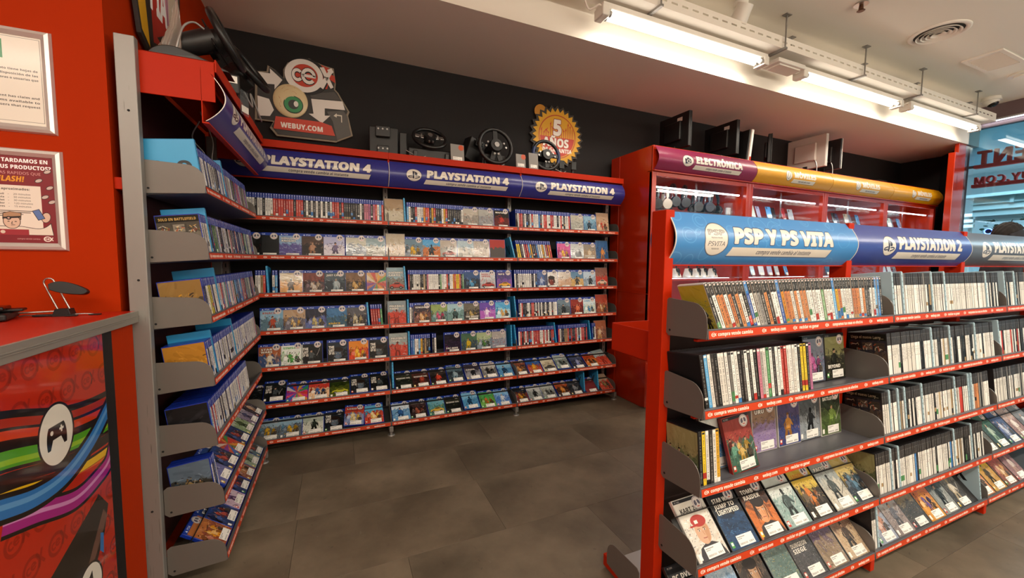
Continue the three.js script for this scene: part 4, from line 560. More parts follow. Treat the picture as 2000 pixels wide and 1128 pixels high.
ls(4, 0.02, 0.10, 'wkwww', { face: 'CF2' }); ld(4, 0.112, 0.03, 'D', { h: 0.2 }); ls(4, 0.124, 0.435, seqN(21, 'wwwwwwkwwwrw', 7)); ld(4, 0.446, 0.02, 'E', { h: 0.2 }); ls(4, 0.457, 0.98, seqN(36, 'wwwwwwwwwwrw', 8));
ls(5, 0.02, 0.71, 'b' + seqN(47, 'wwwwwwwwkwwrww', 9), { face: 'CF3' });
spines(Lf, LWH, SHELF[6], H[6] + 0.02, 0.285, 0.12, 0.02, 0.078, 'wkbw', 'blue', { face: 'CF4' });
for (let i = 0; i < 7; i++) cover(Lf, LWH, SHELF[6], H[6] + 0.026, 0.298, 0.93, 0.165 + i * 0.129, 'C6' + (6 - (6 - i)), lookOf('C6' + i), {});
for (let i = 0; i < 7; i++) cover(Lf, LWH, SHELF[7], H[7] + 0.026, 0.298, 0.93, 0.105 + i * 0.135, 'C7' + i, lookOf('C7' + i), {});
// island rack
const I = FR.isle, IA = 'near bay of island', IB = 'second bay of island', IC = 'third bay of island';
spines(I, IA, 'top', GH[1] + 0.004, -0.012, 0.12, 0.07, 0.955, 'kwoowokowkbwsskokwwbyoowowoowwwwwgwwwbyowwwwooowokkwwbbk', 'handheld', { face: 'GF1', fan: 0.36 });
spines(I, IA, 'second', GH[2] + 0.004, -0.012, 0.12, 0.025, 0.545, 'kbwkkwwwswwkkwkwkpswgwkwwrrwwwwkyykp', 'disc', { face: 'GF0', fan: 0.1 });
const ic = (r, u, id, w, tilt, o = {}) => cover(I, o.where || IA, ['', 'top', 'second', 'third', 'fourth', 'lowest'][r], GH[r] + (o.y ?? 0.02), w, tilt, u, id, lookOf(id), { kind: 'disc', h: 0.19, ...o });
ic(2, 0.757, 'G20', -0.128, 0.12, { y: -0.006 }); ic(2, 0.895, 'G21', -0.128, 0.12, { y: -0.006 });
spines(I, IA, 'third', GH[3] + 0.004, -0.014, 0.1, 0.015, 0.105, 'kywkwy', 'disc', { face: 'GF2' });
ic(3, 0.185, 'G30', -0.10, 0.12, { y: 0.004, shell: SH.clear }); ic(3, 0.278, 'G31', -0.055, 0.26, { y: 0.004, lean: 0.07, shell: SH.red }); ic(3, 0.478, 'G32', -0.128, 0.12, { y: 0.004, shell: SH.clear }); ic(3, 0.622, 'G33', -0.128, 0.12, { y: 0.004, shell: SH.clear }); ic(3, 0.752, 'G34', -0.13, 0.11, { y: 0.004 }); ic(3, 0.885, 'G35', -0.126, 0.11, { y: 0.004, shell: SH.clear });
[0.098, 0.243, 0.387, 0.53, 0.672, 0.813, 0.942].forEach((u, i) => ic(4, u, 'G4' + i, -0.014, 0.76, { y: 0.022, shell: i === 6 || !i ? SH.clear : null, lean: i === 0 ? 0.02 : 0 }));
[0.075, 0.22, 0.365, 0.51, 0.65, 0.79, 0.93].forEach((u, i) => ic(5, u, 'G5' + i, -0.014, 0.76, { y: 0.022, wrap: i > 2 }));
const PT = 0.12, pw = (r, u0, u1, seq, o) => spines(I, IB, ['', 'top', 'second', 'third', 'fourth', 'lowest'][r], GH[r] + 0.004, -0.014, PT, u0, u1, seq, 'white', o);
const pd = (r, u, letter, o) => divider(I, IB, ['', 'top', 'second', 'third', 'fourth', 'lowest'][r], GH[r] + 0.004, -0.012, PT, u, 0, letter, M.paleDivider, { h: 0.197, T: 0.013, ...o });
const WM = 'wwwwwwwkwswwtwwwwww';
pd(1, 1.035, 'CASA', { big: '9', by: 300, bp: 150, T: 0.02, d: 0.15 }); pw(1, 1.045, 1.10, 'www'); pd(1, 1.108, 'B'); pw(1, 1.116, 1.33, seqN(14, WM, 11)); pd(1, 1.338, 'C'); pw(1, 1.346, 1.44, seqN(6, WM, 12)); pd(1, 1.448, 'D'); pw(1, 1.456, 1.83, seqN(25, 'wwwwwwwwwws', 13)); pd(1, 1.838, 'E'); pw(1, 1.846, 1.975, seqN(8, 'kwkwwws', 14));
pw(2, 1.035, 1.37, seqN(23, 'wwwwwwwk', 15), { face: 'GF3' }); pd(2, 1.378, 'F'); pw(2, 1.386, 1.53, seqN(10, 'wkwwt', 16)); pd(2, 1.538, 'G'); pw(2, 1.546, 1.77, seqN(15, 'wkwkwwr', 17)); pd(2, 1.778, 'H'); pw(2, 1.786, 1.965, seqN(12, 'wwwwk', 18));
pw(3, 1.03, 1.075, 'www', { face: 'GF3' }); pd(3, 1.083, 'I'); pw(3, 1.09, 1.14, 'www'); pd(3, 1.148, 'J'); pw(3, 1.156, 1.19, 'tw'); pd(3, 1.2, 'KL', { T: 0.02 }); pw(3, 1.212, 1.33, seqN(8, 'kwkwwk', 19)); pd(3, 1.338, 'M'); pw(3, 1.346, 1.62, seqN(18, 'wwwwwkwt', 20)); pd(3, 1.628, 'N'); pw(3, 1.636, 1.75, seqN(7, 'krwkw', 21)); pd(3, 1.758, 'P'); pd(3, 1.79, 'P'); pw(3, 1.8, 1.97, seqN(11, 'woswwk', 22));
pw(4, 1.02, 1.12, seqN(7, 'wwwk', 23), { face: 'GF2' }); pd(4, 1.128, 'R'); pw(4, 1.136, 1.18, 'wkw'); pd(4, 1.188, 'S'); pw(4, 1.196, 1.66, seqN(31, 'wwwwwwwkbw', 24)); pd(4, 1.668, 'T'); pw(4, 1.676, 1.83, seqN(10, 'kwkwtw', 25)); pd(4, 1.838, 'U'); pw(4, 1.846, 1.96, seqN(7, 'wwkww', 26));
pw(5, 1.015, 1.045, 'ww'); pd(5, 1.055, 'V'); [1.15, 1.285, 1.42, 1.56, 1.695, 1.83].forEach((u, i) => ic(5, u, 'P5' + i, -0.014, 0.76, { y: 0.022, where: IB, kind: 'white', wrap: i < 3 })); pd(5, 1.965, 'W', { big: 'X', by: 180, bp: 170 });
const qs = (r, u0, u1, seq, o) => spines(I, IC, ['', 'top', 'second', 'third', 'fourth', 'lowest'][r], GH[r] + 0.004, -0.014, PT, u0, u1, seq, 'white', { noun: 'clear game case', ...o });
const qd = (r, u) => divider(I, IC, ['', 'top', 'second', 'third'][r], GH[r] + 0.004, -0.012, PT, u, 0.03, 'A', PINK, { h: 0.197 });
const PINK = M.paleDivider;
qd(1, 2.04); qs(1, 2.05, 2.14, 'kwkwww'); qd(1, 2.155); qs(1, 2.165, 2.7, seqN(36, 'wswwks', 31)); qd(2, 2.03); qs(2, 2.04, 2.7, seqN(44, 'wkwwrw', 32)); qs(3, 2.03, 2.7, seqN(44, 'wswwwk', 33));
[2.07, 2.21, 2.35, 2.49, 2.63].forEach((u, i) => ic(4, u, 'Q4' + i, -0.014, 0.76, { y: 0.022, where: IC, kind: 'white' }));
[2.07, 2.21, 2.35, 2.49].forEach((u, i) => ic(5, u, 'Q5' + i, -0.014, 0.76, { y: 0.022, where: IC, kind: 'white' }));
blues.sort((a, b) => b.size - a.size); blues.slice(0, 298).forEach(b => b.make());
{ const m = new THREE.Group(); m.name = numbered('blue_game_cases'); m.userData = { kind: 'stuff', label: 'all the smaller blue game cases standing spine-out in the wall racks', category: 'game cases' }; scene.add(m); const rest = blues.slice(298);
  mesh('shells', merge(rest.map(f => f.shell.clone().applyMatrix4(f.m))), SH.blue, m); mesh('spine_prints', merge(rest.map(f => f.print.clone().applyMatrix4(f.m))), spineMat, m); }
// ---------------------------------------------------------------- red display cabinets with lit glass fronts
const ledMat = new THREE.MeshStandardMaterial({ color: 0xffffff, emissive: new THREE.Color(0.82, 0.9, 1.0), emissiveIntensity: 4 });
const CX = [2.09, 3.295, 4.5, 5.705, 6.91], inner = PM(0xa8231a, 0.35);
const cabLabel = ['tall red display cabinet with headphones, under the purple sign', 'red display cabinet with phones, under the first amber sign', 'red display cabinet with phones, under the second amber sign', 'red display cabinet at the window end, under the last amber sign'];
for (let i = 0; i < 4; i++) {
  const w = CX[i + 1] - CX[i], t = thing('display_cabinet', cabLabel[i], 'cabinet', [CX[i], 0, 0.05]);
  mesh('carcass', merge([...(i === 0 ? [rspan(0, 0.02, 0.01, 2.25, 0, 0.545, 0.002), rspan(-0.003, 0.001, 0.01, 2.25, 0.118, 0.126, 0.001), rspan(-0.002, 0.001, 1.0, 1.006, 0, 0.545, 0.001)] : [span(0, 0.006, 0.08, 2.25, 0.012, 0.5)]), rspan(w - 0.006, w, 0.08, 2.25, 0.012, i === 3 ? 0.545 : 0.5, 0.001), rspan(0.006, w - 0.006, 2.225, 2.25, 0, 0.55, 0.002), rspan(0.006, w - 0.006, 0.08, 0.105, 0, 0.54, 0.002), span(0.006, w - 0.006, 0.0, 0.08, 0.02, 0.5)]), M.redGloss, t);
  mesh('back_panel', span(0.006, w - 0.006, 0.1, 2.22, 0.0, 0.012), inner, t);
  mesh('door_frame', merge([rspan(0, 0.045, 0.72, 2.035, 0.515, 0.552, 0.003), rspan(w - 0.045, w, 0.72, 2.035, 0.515, 0.552, 0.003), rspan(0.045, w - 0.045, 2.0, 2.035, 0.515, 0.552, 0.003), rspan(0.045, w - 0.045, 0.72, 0.76, 0.515, 0.552, 0.003)]), M.redGloss, t, 'red glossy door frame');
  mesh('glass_door', span(0.04, w - 0.04, 0.755, 2.005, 0.53, 0.535), M.glass, t);
  mesh('lock_plate', rspan(0.012, 0.034, 1.06, 1.10, 0.552, 0.556, 0.001), M.whitePlastic, t);
  for (const [y0, y1] of [[0.11, 0.40], [0.41, 0.71]]) { const d = mesh('drawer', rspan(0.008, w - 0.008, y0, y1, 0.5, 0.548, 0.003), M.redGloss, t); mesh('drawer_label', rspan(0.02, 0.06, y1 - 0.05, y1 - 0.015, 0.548, 0.5495, 0.0005), M.whitePlastic, d, 'small white label'); }
  for (const y of [1.14, 1.735]) mesh('glass_shelf', span(0.01, w - 0.01, y - 0.006, y, 0.016, 0.5), M.acrylic, t);
  for (const y of [1.11]) mesh('shelf_rail', rspan(0.008, w - 0.008, y, y + 0.02, 0.49, 0.51, 0.002), M.redGloss, t);
  mesh('sign_carrier', merge([rspan(0, w, 2.035, 2.045, 0.49, 0.575, 0.002), rspan(0, w, 2.04, 2.24, 0.535, 0.552, 0.002)]), M.redGloss, t);
  const s = mesh('header_sign', cabGeo, i ? S.mov : S.elec, t, i ? 'curved amber sign with white lettering' : 'curved purple sign with white lettering'); s.position.set(0.003, 2.043, 0.558); s.scale.x = (w - 0.006) / 1.2;
  for (const y of [1.92]) {
    mesh('led_strip', rspan(0.05, w - 0.05, y, y + 0.012, 0.468, 0.483, 0.002), ledMat, t, 'lit strip inside the cabinet');
    areaLight(w - 0.1, 0.014, COOL, LED_LIGHT, [CX[i] + w / 2, y - 0.003, 0.05 + 0.475], [CX[i] + w / 2, y - 1, 0.05 + 0.0]);
  }
  mesh('led_strip', rspan(0.05, w - 0.05, 1.118, 1.128, 0.40, 0.415, 0.002), ledMat, t, 'lit strip under the middle shelf');
  areaLight(w - 0.1, 0.014, COOL, LED_LIGHT * 0.6, [CX[i] + w / 2, 1.114, 0.05 + 0.407], [CX[i] + w / 2, 0, 0.05 + 0.3]);
  mesh('shelf_bracket', merge([span(w / 2 - 0.012, w / 2 + 0.012, 1.72, 2.0, 0.46, 0.464)]), M.acrylic, t, 'clear upright in the middle');
}
// headphones on clear stands
const hpCols = [['black', 0x1c1a1a], ['cream', 0xb9ab97], ['black', 0x1e2226], ['black', 0x191a1d], ['dark grey', 0x24272b], ['navy', 0x1c2433], ['black', 0x1d1c1c]];
[[2.37, 1.8], [2.47, 1.803], [2.56, 1.83], [2.71, 1.83], [2.86, 1.802], [2.99, 1.805], [3.12, 1.80]].forEach(([x, y], i) => {
  const [nm, c] = hpCols[i], last = i === 6, t = thing('headphones', [`black headphones nearest the cabinet's left edge`, 'cream headphones hanging in the lit cabinet', 'black headphones just right of the cream pair', 'black headphones hanging fourth from the left in the cabinet', 'dark grey headphones hanging fifth from left, beside the navy pair', 'navy headphones with flat cups in the lit cabinet', 'black headphones lying on the shelf with their band raised'][i], 'headphones', [x, y, 0.40]);
  t.rotation.y = last ? 0.3 : 0.95 + 0.1 * (i % 3); t.scale.setScalar(1.14); t.position.y += 0.025; t.position.z = 0.36;
  const m = PM(c, 0.4), r = 0.075;
  mesh('headband', new THREE.TorusGeometry(r, 0.008, 8, 24, Math.PI).scale(1, 1.25, 1.6).translate(0, 0.035, 0), m, t);
  mesh('band_pad', new THREE.TorusGeometry(r - 0.007, 0.007, 8, 20, Math.PI * 0.6).rotateZ(Math.PI * 0.2).scale(1, 1.25, 1.7).translate(0, 0.035, 0), M.rubber, t);
  for (const s of [-1, 1]) {
    mesh('yoke', merge([rbox(0.008, 0.055, 0.014, 0.003, s * (r + 0.002), 0.03, 0)]), m, t);
    mesh('ear_cup', new THREE.CylinderGeometry(0.036, 0.041, 0.026, 26).rotateZ(s * -Math.PI / 2).scale(1, 1.1, 1).translate(s * (r + 0.004), -0.02, 0), m, t);
    mesh('ear_pad', new THREE.TorusGeometry(0.029, 0.012, 8, 22).rotateY(Math.PI / 2).scale(1, 1.1, 1).translate(s * (r - 0.016), -0.02, 0), M.rubber, t);
  }
  if (!last) { const s = thing('headphone_stand', `clear acrylic stand holding the ${['first', 'second', 'third', 'fourth', 'fifth', 'sixth'][i]} headphones from the left`, 'stand', [x, 1.735, 0.36]); mesh('foot', rbox(0.09, 0.005, 0.09, 0.002, 0, 0.0025, 0), M.acrylic, s); mesh('column', rbox(0.014, y + 0.165 - 1.735 - 0.004, 0.006, 0.002, 0, (y + 0.165 - 1.735) / 2, 0), M.acrylic, s); mesh('cradle', rbox(0.05, 0.006, 0.04, 0.002, 0, y + 0.163 - 1.735, 0), M.acrylic, s); }
});
{ const t = thing('boxed_gadget', 'small clear box with a white gadget beside the red door post', 'box', [3.215, 1.735, 0.44]); mesh('case', rbox(0.07, 0.13, 0.05, 0.004, 0, 0.065, 0), M.acrylic, t); mesh('insert', rbox(0.05, 0.075, 0.02, 0.004, 0, 0.045, 0), M.whitePlastic, t); }
// phones leaning on clear easels
const phoneCols = ['white', 0xd9dce2, 'black', 0x1c1a1c, 'pale green', 0xc5d0be, 'lilac', 0xb3b4cf, 'blue', 0x4f97cf, 'black', 0x201d1e, 'red', 0xa02226, 'silver', 0xb7c1c6, 'orange', 0xc65a42, 'navy', 0x2c3a5a, 'grey', 0x6c7076, 'tan', 0xa58f76];
let pn = 0;
function phone(x, y, z, ci, shelfName, cab, k) {
  const c = phoneCols[ci * 2], t = thing('mobile_phone', `${c} phone, ${ord(k)} from left on ${shelfName} shelf of ${cab}`, 'phone', [x, y, z], 0.0, `phones on the ${shelfName} shelf of ${cab}`);
  t.rotation.x = -0.3; t.rotation.y = -0.15 + ((pn * 37) % 7) * 0.05; pn++;
  mesh('body', rbox(0.072, 0.148, 0.008, 0.0035, 0, 0.078, 0, 2), PM(phoneCols[ci * 2 + 1], 0.2, { clearcoat: 0.6 }), t);
  mesh('camera_block', rbox(0.03, 0.032, 0.003, 0.001, -0.017, 0.13, 0.005), PM(phoneCols[ci * 2 + 1], 0.3), t);
  for (const dy of [0.137, 0.123]) mesh('camera_lens', new THREE.CylinderGeometry(0.006, 0.006, 0.002, 12).rotateX(Math.PI / 2).translate(-0.021, dy, 0.0075), M.blackGloss, t);
  mesh('price_tag', rbox(0.05, 0.03, 0.001, 0.0004, 0.0, 0.012, 0.0065), M.whitePlastic, t);
  mesh('easel', merge([rbox(0.06, 0.004, 0.05, 0.001, 0, -0.001, -0.02), rbox(0.05, 0.1, 0.003, 0.001, 0, 0.05, -0.012)]), M.acrylic, t);
}
const upper = [[[3.42, 0], [3.53, 1], [3.64, 2], [3.78, 3], [3.9, 4], [4.02, 5], [4.15, 6], [4.32, 7]], [[4.62, 9], [4.73, 8], [4.86, 4], [4.98, 7], [5.1, 1], [5.22, 9], [5.35, 11], [5.48, 10], [5.6, 4]], [[5.85, 7], [5.97, 4], [6.09, 3], [6.21, 7], [6.33, 2], [6.45, 10], [6.57, 4], [6.69, 7]]];
const lower = [[[3.42, 4], [3.6, 9], [3.72, 7], [3.86, 0], [4.0, 3], [4.12, 7], [4.28, 4]], [[4.65, 10], [4.78, 4], [4.92, 7], [5.06, 9], [5.2, 0], [5.34, 10], [5.48, 4]], [[5.88, 7], [6.02, 4], [6.16, 9], [6.3, 7], [6.44, 0], [6.58, 10]]];
const cabs = ['the second cabinet', 'the third cabinet', 'the window-end cabinet'];
upper.forEach((l, i) => l.forEach(([x, c], k) => phone(x + 0.06, 1.742, 0.37 - (k % 2) * 0.03, c, 'upper', cabs[i], k + 1)));
lower.forEach((l, i) => l.forEach(([x, c], k) => phone(x, 1.147, 0.38, c, 'lower', cabs[i], k + 1)));
// watches on white wedges
[2.33, 2.46, 2.58, 2.74, 2.85, 2.94, 3.06].forEach((x, i) => {
  const t = thing('smart_watch', `dark round watch on a pale wedge, ${ord(i + 1)} from left under the headphones`, 'watch', [x, 1.141, 0.42]); t.rotation.y = 0.2;
  mesh('wedge', extrude([[-0.04, 0], [0.04, 0], [0.0, 0.075], [-0.02, 0.075]], 0.06, 0.002).rotateY(-Math.PI / 2).translate(0.03, 0, 0), M.whitePlastic, t);
  mesh('watch_case', new THREE.CylinderGeometry(0.022, 0.022, 0.012, 22).rotateX(Math.PI / 2 - 0.45).translate(0, 0.062, 0.022), M.blackGloss, t);
  mesh('strap', merge([rbox(0.02, 0.05, 0.005, 0.002, 0, 0.025, 0.034).rotateX(0), rbox(0.02, 0.03, 0.005, 0.002, 0, 0.095, 0.0)]), M.rubber, t);
});

// ---------------------------------------------------------------- on top of the cabinets: monitors seen edge on
function monitor(x, h, z0, z1, col, label, o = {}) {
  const t = thing('monitor', label, 'monitor', [x, 2.252, (z0 + z1) / 2], o.ry || 0), d = z1 - z0, b = PM(col, 0.45), dark = o.dark ? b : M.blackPlastic;
  mesh('screen_housing', rbox(0.028, h, d, 0.006, 0, o.lift + h / 2, 0), b, t); mesh('bezel', rbox(0.012, h, d, 0.003, 0.02, o.lift + h / 2, 0), o.bezel || M.blackPlastic, t); mesh('screen', rbox(0.002, h - 0.03, d - 0.03, 0.0008, 0.0265, o.lift + h / 2, 0), M.blackGloss, t);
  mesh('rear_bulge', rbox(0.03, h * 0.55, d * 0.55, 0.01, -0.026, o.lift + h * 0.5, 0), b, t);
  if (o.sticker) mesh('rating_sticker', rbox(0.001, 0.035, 0.06, 0.0004, -0.0145, o.lift + h - 0.055, d * 0.2), M.whitePlastic, t, 'white rating sticker');
  if (o.wire) mesh('stand', tube([[-0.05, 0.004, d * 0.2], [-0.03, 0.03, d * 0.3], [-0.02, o.lift + 0.08, d * 0.25], [-0.06, o.lift + 0.1, d * 0.1]], 0.006, 24), M.steel, t);
  mesh('stand', merge([rbox(0.10, 0.012, 0.16, 0.004, 0, 0.006, 0), rbox(0.016, o.lift + 0.03, 0.05, 0.004, -0.012, (o.lift + 0.03) / 2, 0), new THREE.TorusGeometry(0.022, 0.006, 8, 18).rotateY(Math.PI / 2).translate(-0.03, 0.04, d * 0.25)]), dark, t);
  return t;
}
monitor(2.66, 0.32, 0.08, 0.44, 0x161515, 'black monitor seen edge-on, first from left on the red cabinets', { lift: 0.10, sticker: 1, ry: 0.02 });
monitor(3.30, 0.33, 0.06, 0.44, 0x171616, 'black monitor seen edge-on, second from left with a white sticker', { lift: 0.10, sticker: 1 });
{ const t = thing('boxed_console', 'slim white and black boxed console standing beside the second monitor', 'console', [3.43, 2.252, 0.33]); t.rotation.z = -0.12; mesh('body', rbox(0.05, 0.34, 0.26, 0.006, 0, 0.18, 0), M.blackPlastic, t); mesh('white_side', rbox(0.03, 0.33, 0.02, 0.004, 0.006, 0.185, 0.135), M.whitePlastic, t, 'white front edge'); mesh('red_mark', rbox(0.022, 0.04, 0.002, 0.0008, 0.006, 0.06, 0.1465), M.redMetal, t); }
monitor(4.02, 0.30, 0.1, 0.44, 0x1b1a1a, 'slim dark monitor standing alone in the middle of the cabinets', { lift: 0.09, ry: -0.95 });
monitor(4.72, 0.36, 0.04, 0.46, 0xc9c0b6, 'large pale grey monitor back, second from right on the cabinets', { lift: 0.12, bezel: M.whitePlastic, wire: 1 });
monitor(5.0, 0.34, 0.1, 0.46, 0x2a2424, 'dark monitor with a white front edge, rightmost on the cabinets', { lift: 0.12, bezel: M.whitePlastic, wire: 1 });
{ const t = thing('wall_speaker', 'small dark box on the black wall in the far corner', 'speaker', [6.7, 2.38, 0.06]); mesh('body', rbox(0.2, 0.14, 0.12, 0.01, 0, 0, 0), SM(0x3a3533, 0.7), t); mesh('bracket', rbox(0.24, 0.03, 0.03, 0.004, -0.18, -0.02, -0.03), M.blackPlastic, t); }

// ---------------------------------------------------------------- steering wheels and signs above the back wall rack
function wheelSet(name, label, pos, R, o) {
  const t = thing(name, label, 'steering wheel', pos, o.ry || 0), W = new THREE.Group(); const rim = o.rim || M.rubber;
  const tilt = (g) => g.rotateX(o.tilt || -0.3).rotateY(o.yaw || 0).translate(0, o.cy, o.cz || 0.06);
  mesh('rim', tilt(new THREE.TorusGeometry(R, R * 0.115, 12, 40)), rim, t, o.rimLabel);
  if (o.grips) for (const s of [0, 1]) mesh('grip', tilt(new THREE.TorusGeometry(R, R * 0.128, 12, 16, 1.0).rotateZ(s * Math.PI - 0.5)), o.grips, t, 'dark blue grip');
  for (const a of o.spokes || [0, Math.PI, -Math.PI / 2]) mesh('spoke', tilt(rbox(R * 0.72, R * 0.3, R * 0.09, R * 0.03, R * 0.58, 0, 0).rotateZ(a)), o.spoke || M.blackPlastic, t);
  mesh('hub', tilt(new THREE.CylinderGeometry(R * 0.36, R * 0.42, R * 0.3, 24).rotateX(Math.PI / 2).translate(0, 0, 0.01)), M.blackPlastic, t);
  mesh('hub_badge', tilt(new THREE.CylinderGeometry(R * 0.15, R * 0.15, R * 0.05, 18).rotateX(Math.PI / 2).translate(0, 0, R * 0.17 + 0.01)), o.badge || M.steel, t);
  for (const [bx, by] of [[0.5, 0.16], [0.62, -0.08], [-0.5, 0.16], [-0.62, -0.08], [-0.12, -0.5], [0.12, -0.5]]) mesh('button', tilt(new THREE.CylinderGeometry(R * 0.06, R * 0.06, R * 0.1, 10).rotateX(Math.PI / 2).translate(bx * R, by * R, R * 0.09)), M.steel, t);
  mesh('column', tilt(new THREE.CylinderGeometry(R * 0.3, R * 0.38, o.col || R * 0.9, 20).rotateX(Math.PI / 2).translate(0, 0, -(o.col || R * 0.9) / 2)), M.blackPlastic, t);
  if (o.base) { mesh('base', rbox(o.base[0], o.base[1], o.base[2], 0.012, 0, o.base[1] / 2, 0), M.blackPlastic, t); mesh('clamp', merge([rbox(0.03, 0.06, 0.04, 0.005, -o.base[0] * 0.35, 0.03, o.base[2] * 0.5), rbox(0.03, 0.06, 0.04, 0.005, o.base[0] * 0.35, 0.03, o.base[2] * 0.5)]), M.rubber, t); }
  return t;
}
const TOP = 2.001;
wheelSet('steering_wheel', 'black game steering wheel with silver spokes, left of three', [0.31, TOP, 0.17], 0.118, { tilt: -0.75, cy: 0.175, cz: 0.05, base: [0.33, 0.085, 0.2], spoke: M.steel, spokes: [0.15, Math.PI - 0.15], badge: M.steel });
wheelSet('steering_wheel', 'round black game steering wheel standing upright, middle of three', [0.805, TOP, 0.2], 0.132, { tilt: -0.16, cy: 0.16, cz: 0.09, base: [0.2, 0.11, 0.12], spokes: [Math.PI / 2, -Math.PI / 2 - 0.3, -Math.PI / 2 + 0.3], badge: M.steel });
wheelSet('steering_wheel', 'game steering wheel with dark blue grips, right of three', [1.25, TOP, 0.2], 0.118, { tilt: -0.16, cy: 0.14, cz: 0.09, base: [0.18, 0.1, 0.12], grips: PM(0x27365c, 0.45), spokes: [0, Math.PI, -Math.PI / 2] });
{ // red eye-catching button ring on the middle wheel belongs to it
  const t = thing('pedal_set', 'black pedal box standing upright, leftmost above the rack', 'pedals', [-0.01, TOP, 0.16], -0.12);
  mesh('housing', rbox(0.2, 0.225, 0.04, 0.008, 0, 0.114, 0), M.blackPlastic, t); mesh('side_flap', rbox(0.055, 0.2, 0.1, 0.008, 0.135, 0.101, -0.03), M.blackPlastic, t);
  for (const [y, w] of [[0.185, 0.1], [0.05, 0.08]]) { const p = mesh('pedal', rbox(w, 0.075, 0.02, 0.006, -0.005, y, 0.045).rotateX(0.0), M.rubber, t); mesh('pedal_stud', merge([-0.03, 0, 0.03].map(x => new THREE.CylinderGeometry(0.006, 0.006, 0.006, 10).rotateX(Math.PI / 2).translate(x - 0.005, y + 0.015, 0.057))), M.greyLight, p); mesh('pedal_arm', rbox(0.03, 0.03, 0.04, 0.004, -0.005, y - 0.01, 0.022), M.blackPlastic, p); }
  const q = thing('pedal_set', 'black pedal box tilted behind the middle steering wheel', 'pedals', [0.66, TOP, 0.12], 0.3); q.rotation.z = -0.35; q.position.y += 0.06;
  mesh('housing', rbox(0.14, 0.19, 0.1, 0.008, -0.01, 0.09, -0.02), M.blackPlastic, q); mesh('pedal', rbox(0.08, 0.06, 0.014, 0.004, 0, 0.15, 0.05), M.rubber, q); mesh('pedal_stud', merge([[-0.025, 0.165], [0, 0.165], [0.025, 0.165], [-0.025, 0.14], [0, 0.14], [0.025, 0.14]].map(([x, y]) => new THREE.CylinderGeometry(0.008, 0.008, 0.006, 10).rotateX(Math.PI / 2).translate(x, y, 0.058))), M.blackGloss, q);
  const r = thing('pedal_set', 'low black pedals on a floor plate, right of the blue-gripped wheel', 'pedals', [1.49, TOP, 0.22], 0);
  mesh('floor_plate', rbox(0.22, 0.012, 0.16, 0.004, 0.02, 0.006, 0), M.blackPlastic, r); for (const x of [-0.05, 0.07]) { mesh('pedal_arm', rbox(0.02, 0.1, 0.02, 0.004, x, 0.06, -0.02), M.blackPlastic, r); mesh('pedal', rbox(0.05, 0.07, 0.012, 0.004, x, 0.1, 0.0).rotateX(-0.0), M.rubber, r); }
}
[[0.50, 0.30, 'left of three', 0.105, 0.135], [1.01, 0.32, 'middle of three', 0.085, 0.115], [1.12, 0.325, 'right of three', 0.085, 0.135]].forEach(([x, z, w, ww, h], i) => {
  const t = thing('price_card', `grey price card in a clear sleeve, ${w} among the steering wheels`, 'price card', [x, TOP, z], 0.05); t.rotation.x = -0.12;
  mesh('sleeve', rbox(ww, h, 0.012, 0.002, 0, h / 2 + 0.002, 0), PM(0x8d8a86, 0.25, { clearcoat: 0.6 }), t); mesh('price_label', planeAt(ww * 0.68, 0.026, 0, 0.03, 0.0066), labelMat, t, 'white price label');
  if (i < 2) mesh('round_sticker', new THREE.CircleGeometry(0.021, 20).translate(ww * 0.28, h * 0.84, 0.0066), PM(0xc4502a, 0.4), t, 'round orange sticker');
});
[[0.13, 0.28], [0.74, 0.3], [1.3, 0.3]].forEach(([x, z], i) => { const c = thing('cable', ['thin grey cable at the left steering wheel', 'thin grey cable under the middle steering wheel', 'thin grey cable under the blue-gripped steering wheel'][i], 'cable'); mesh('cable', tube([[x, TOP + 0.06, z - 0.02], [x + 0.05, TOP + 0.03, z], [x + 0.1, TOP + 0.012, z + 0.01], [x + 0.14, TOP + 0.03, z - 0.01]], 0.003, 24), M.greyLight, c); });

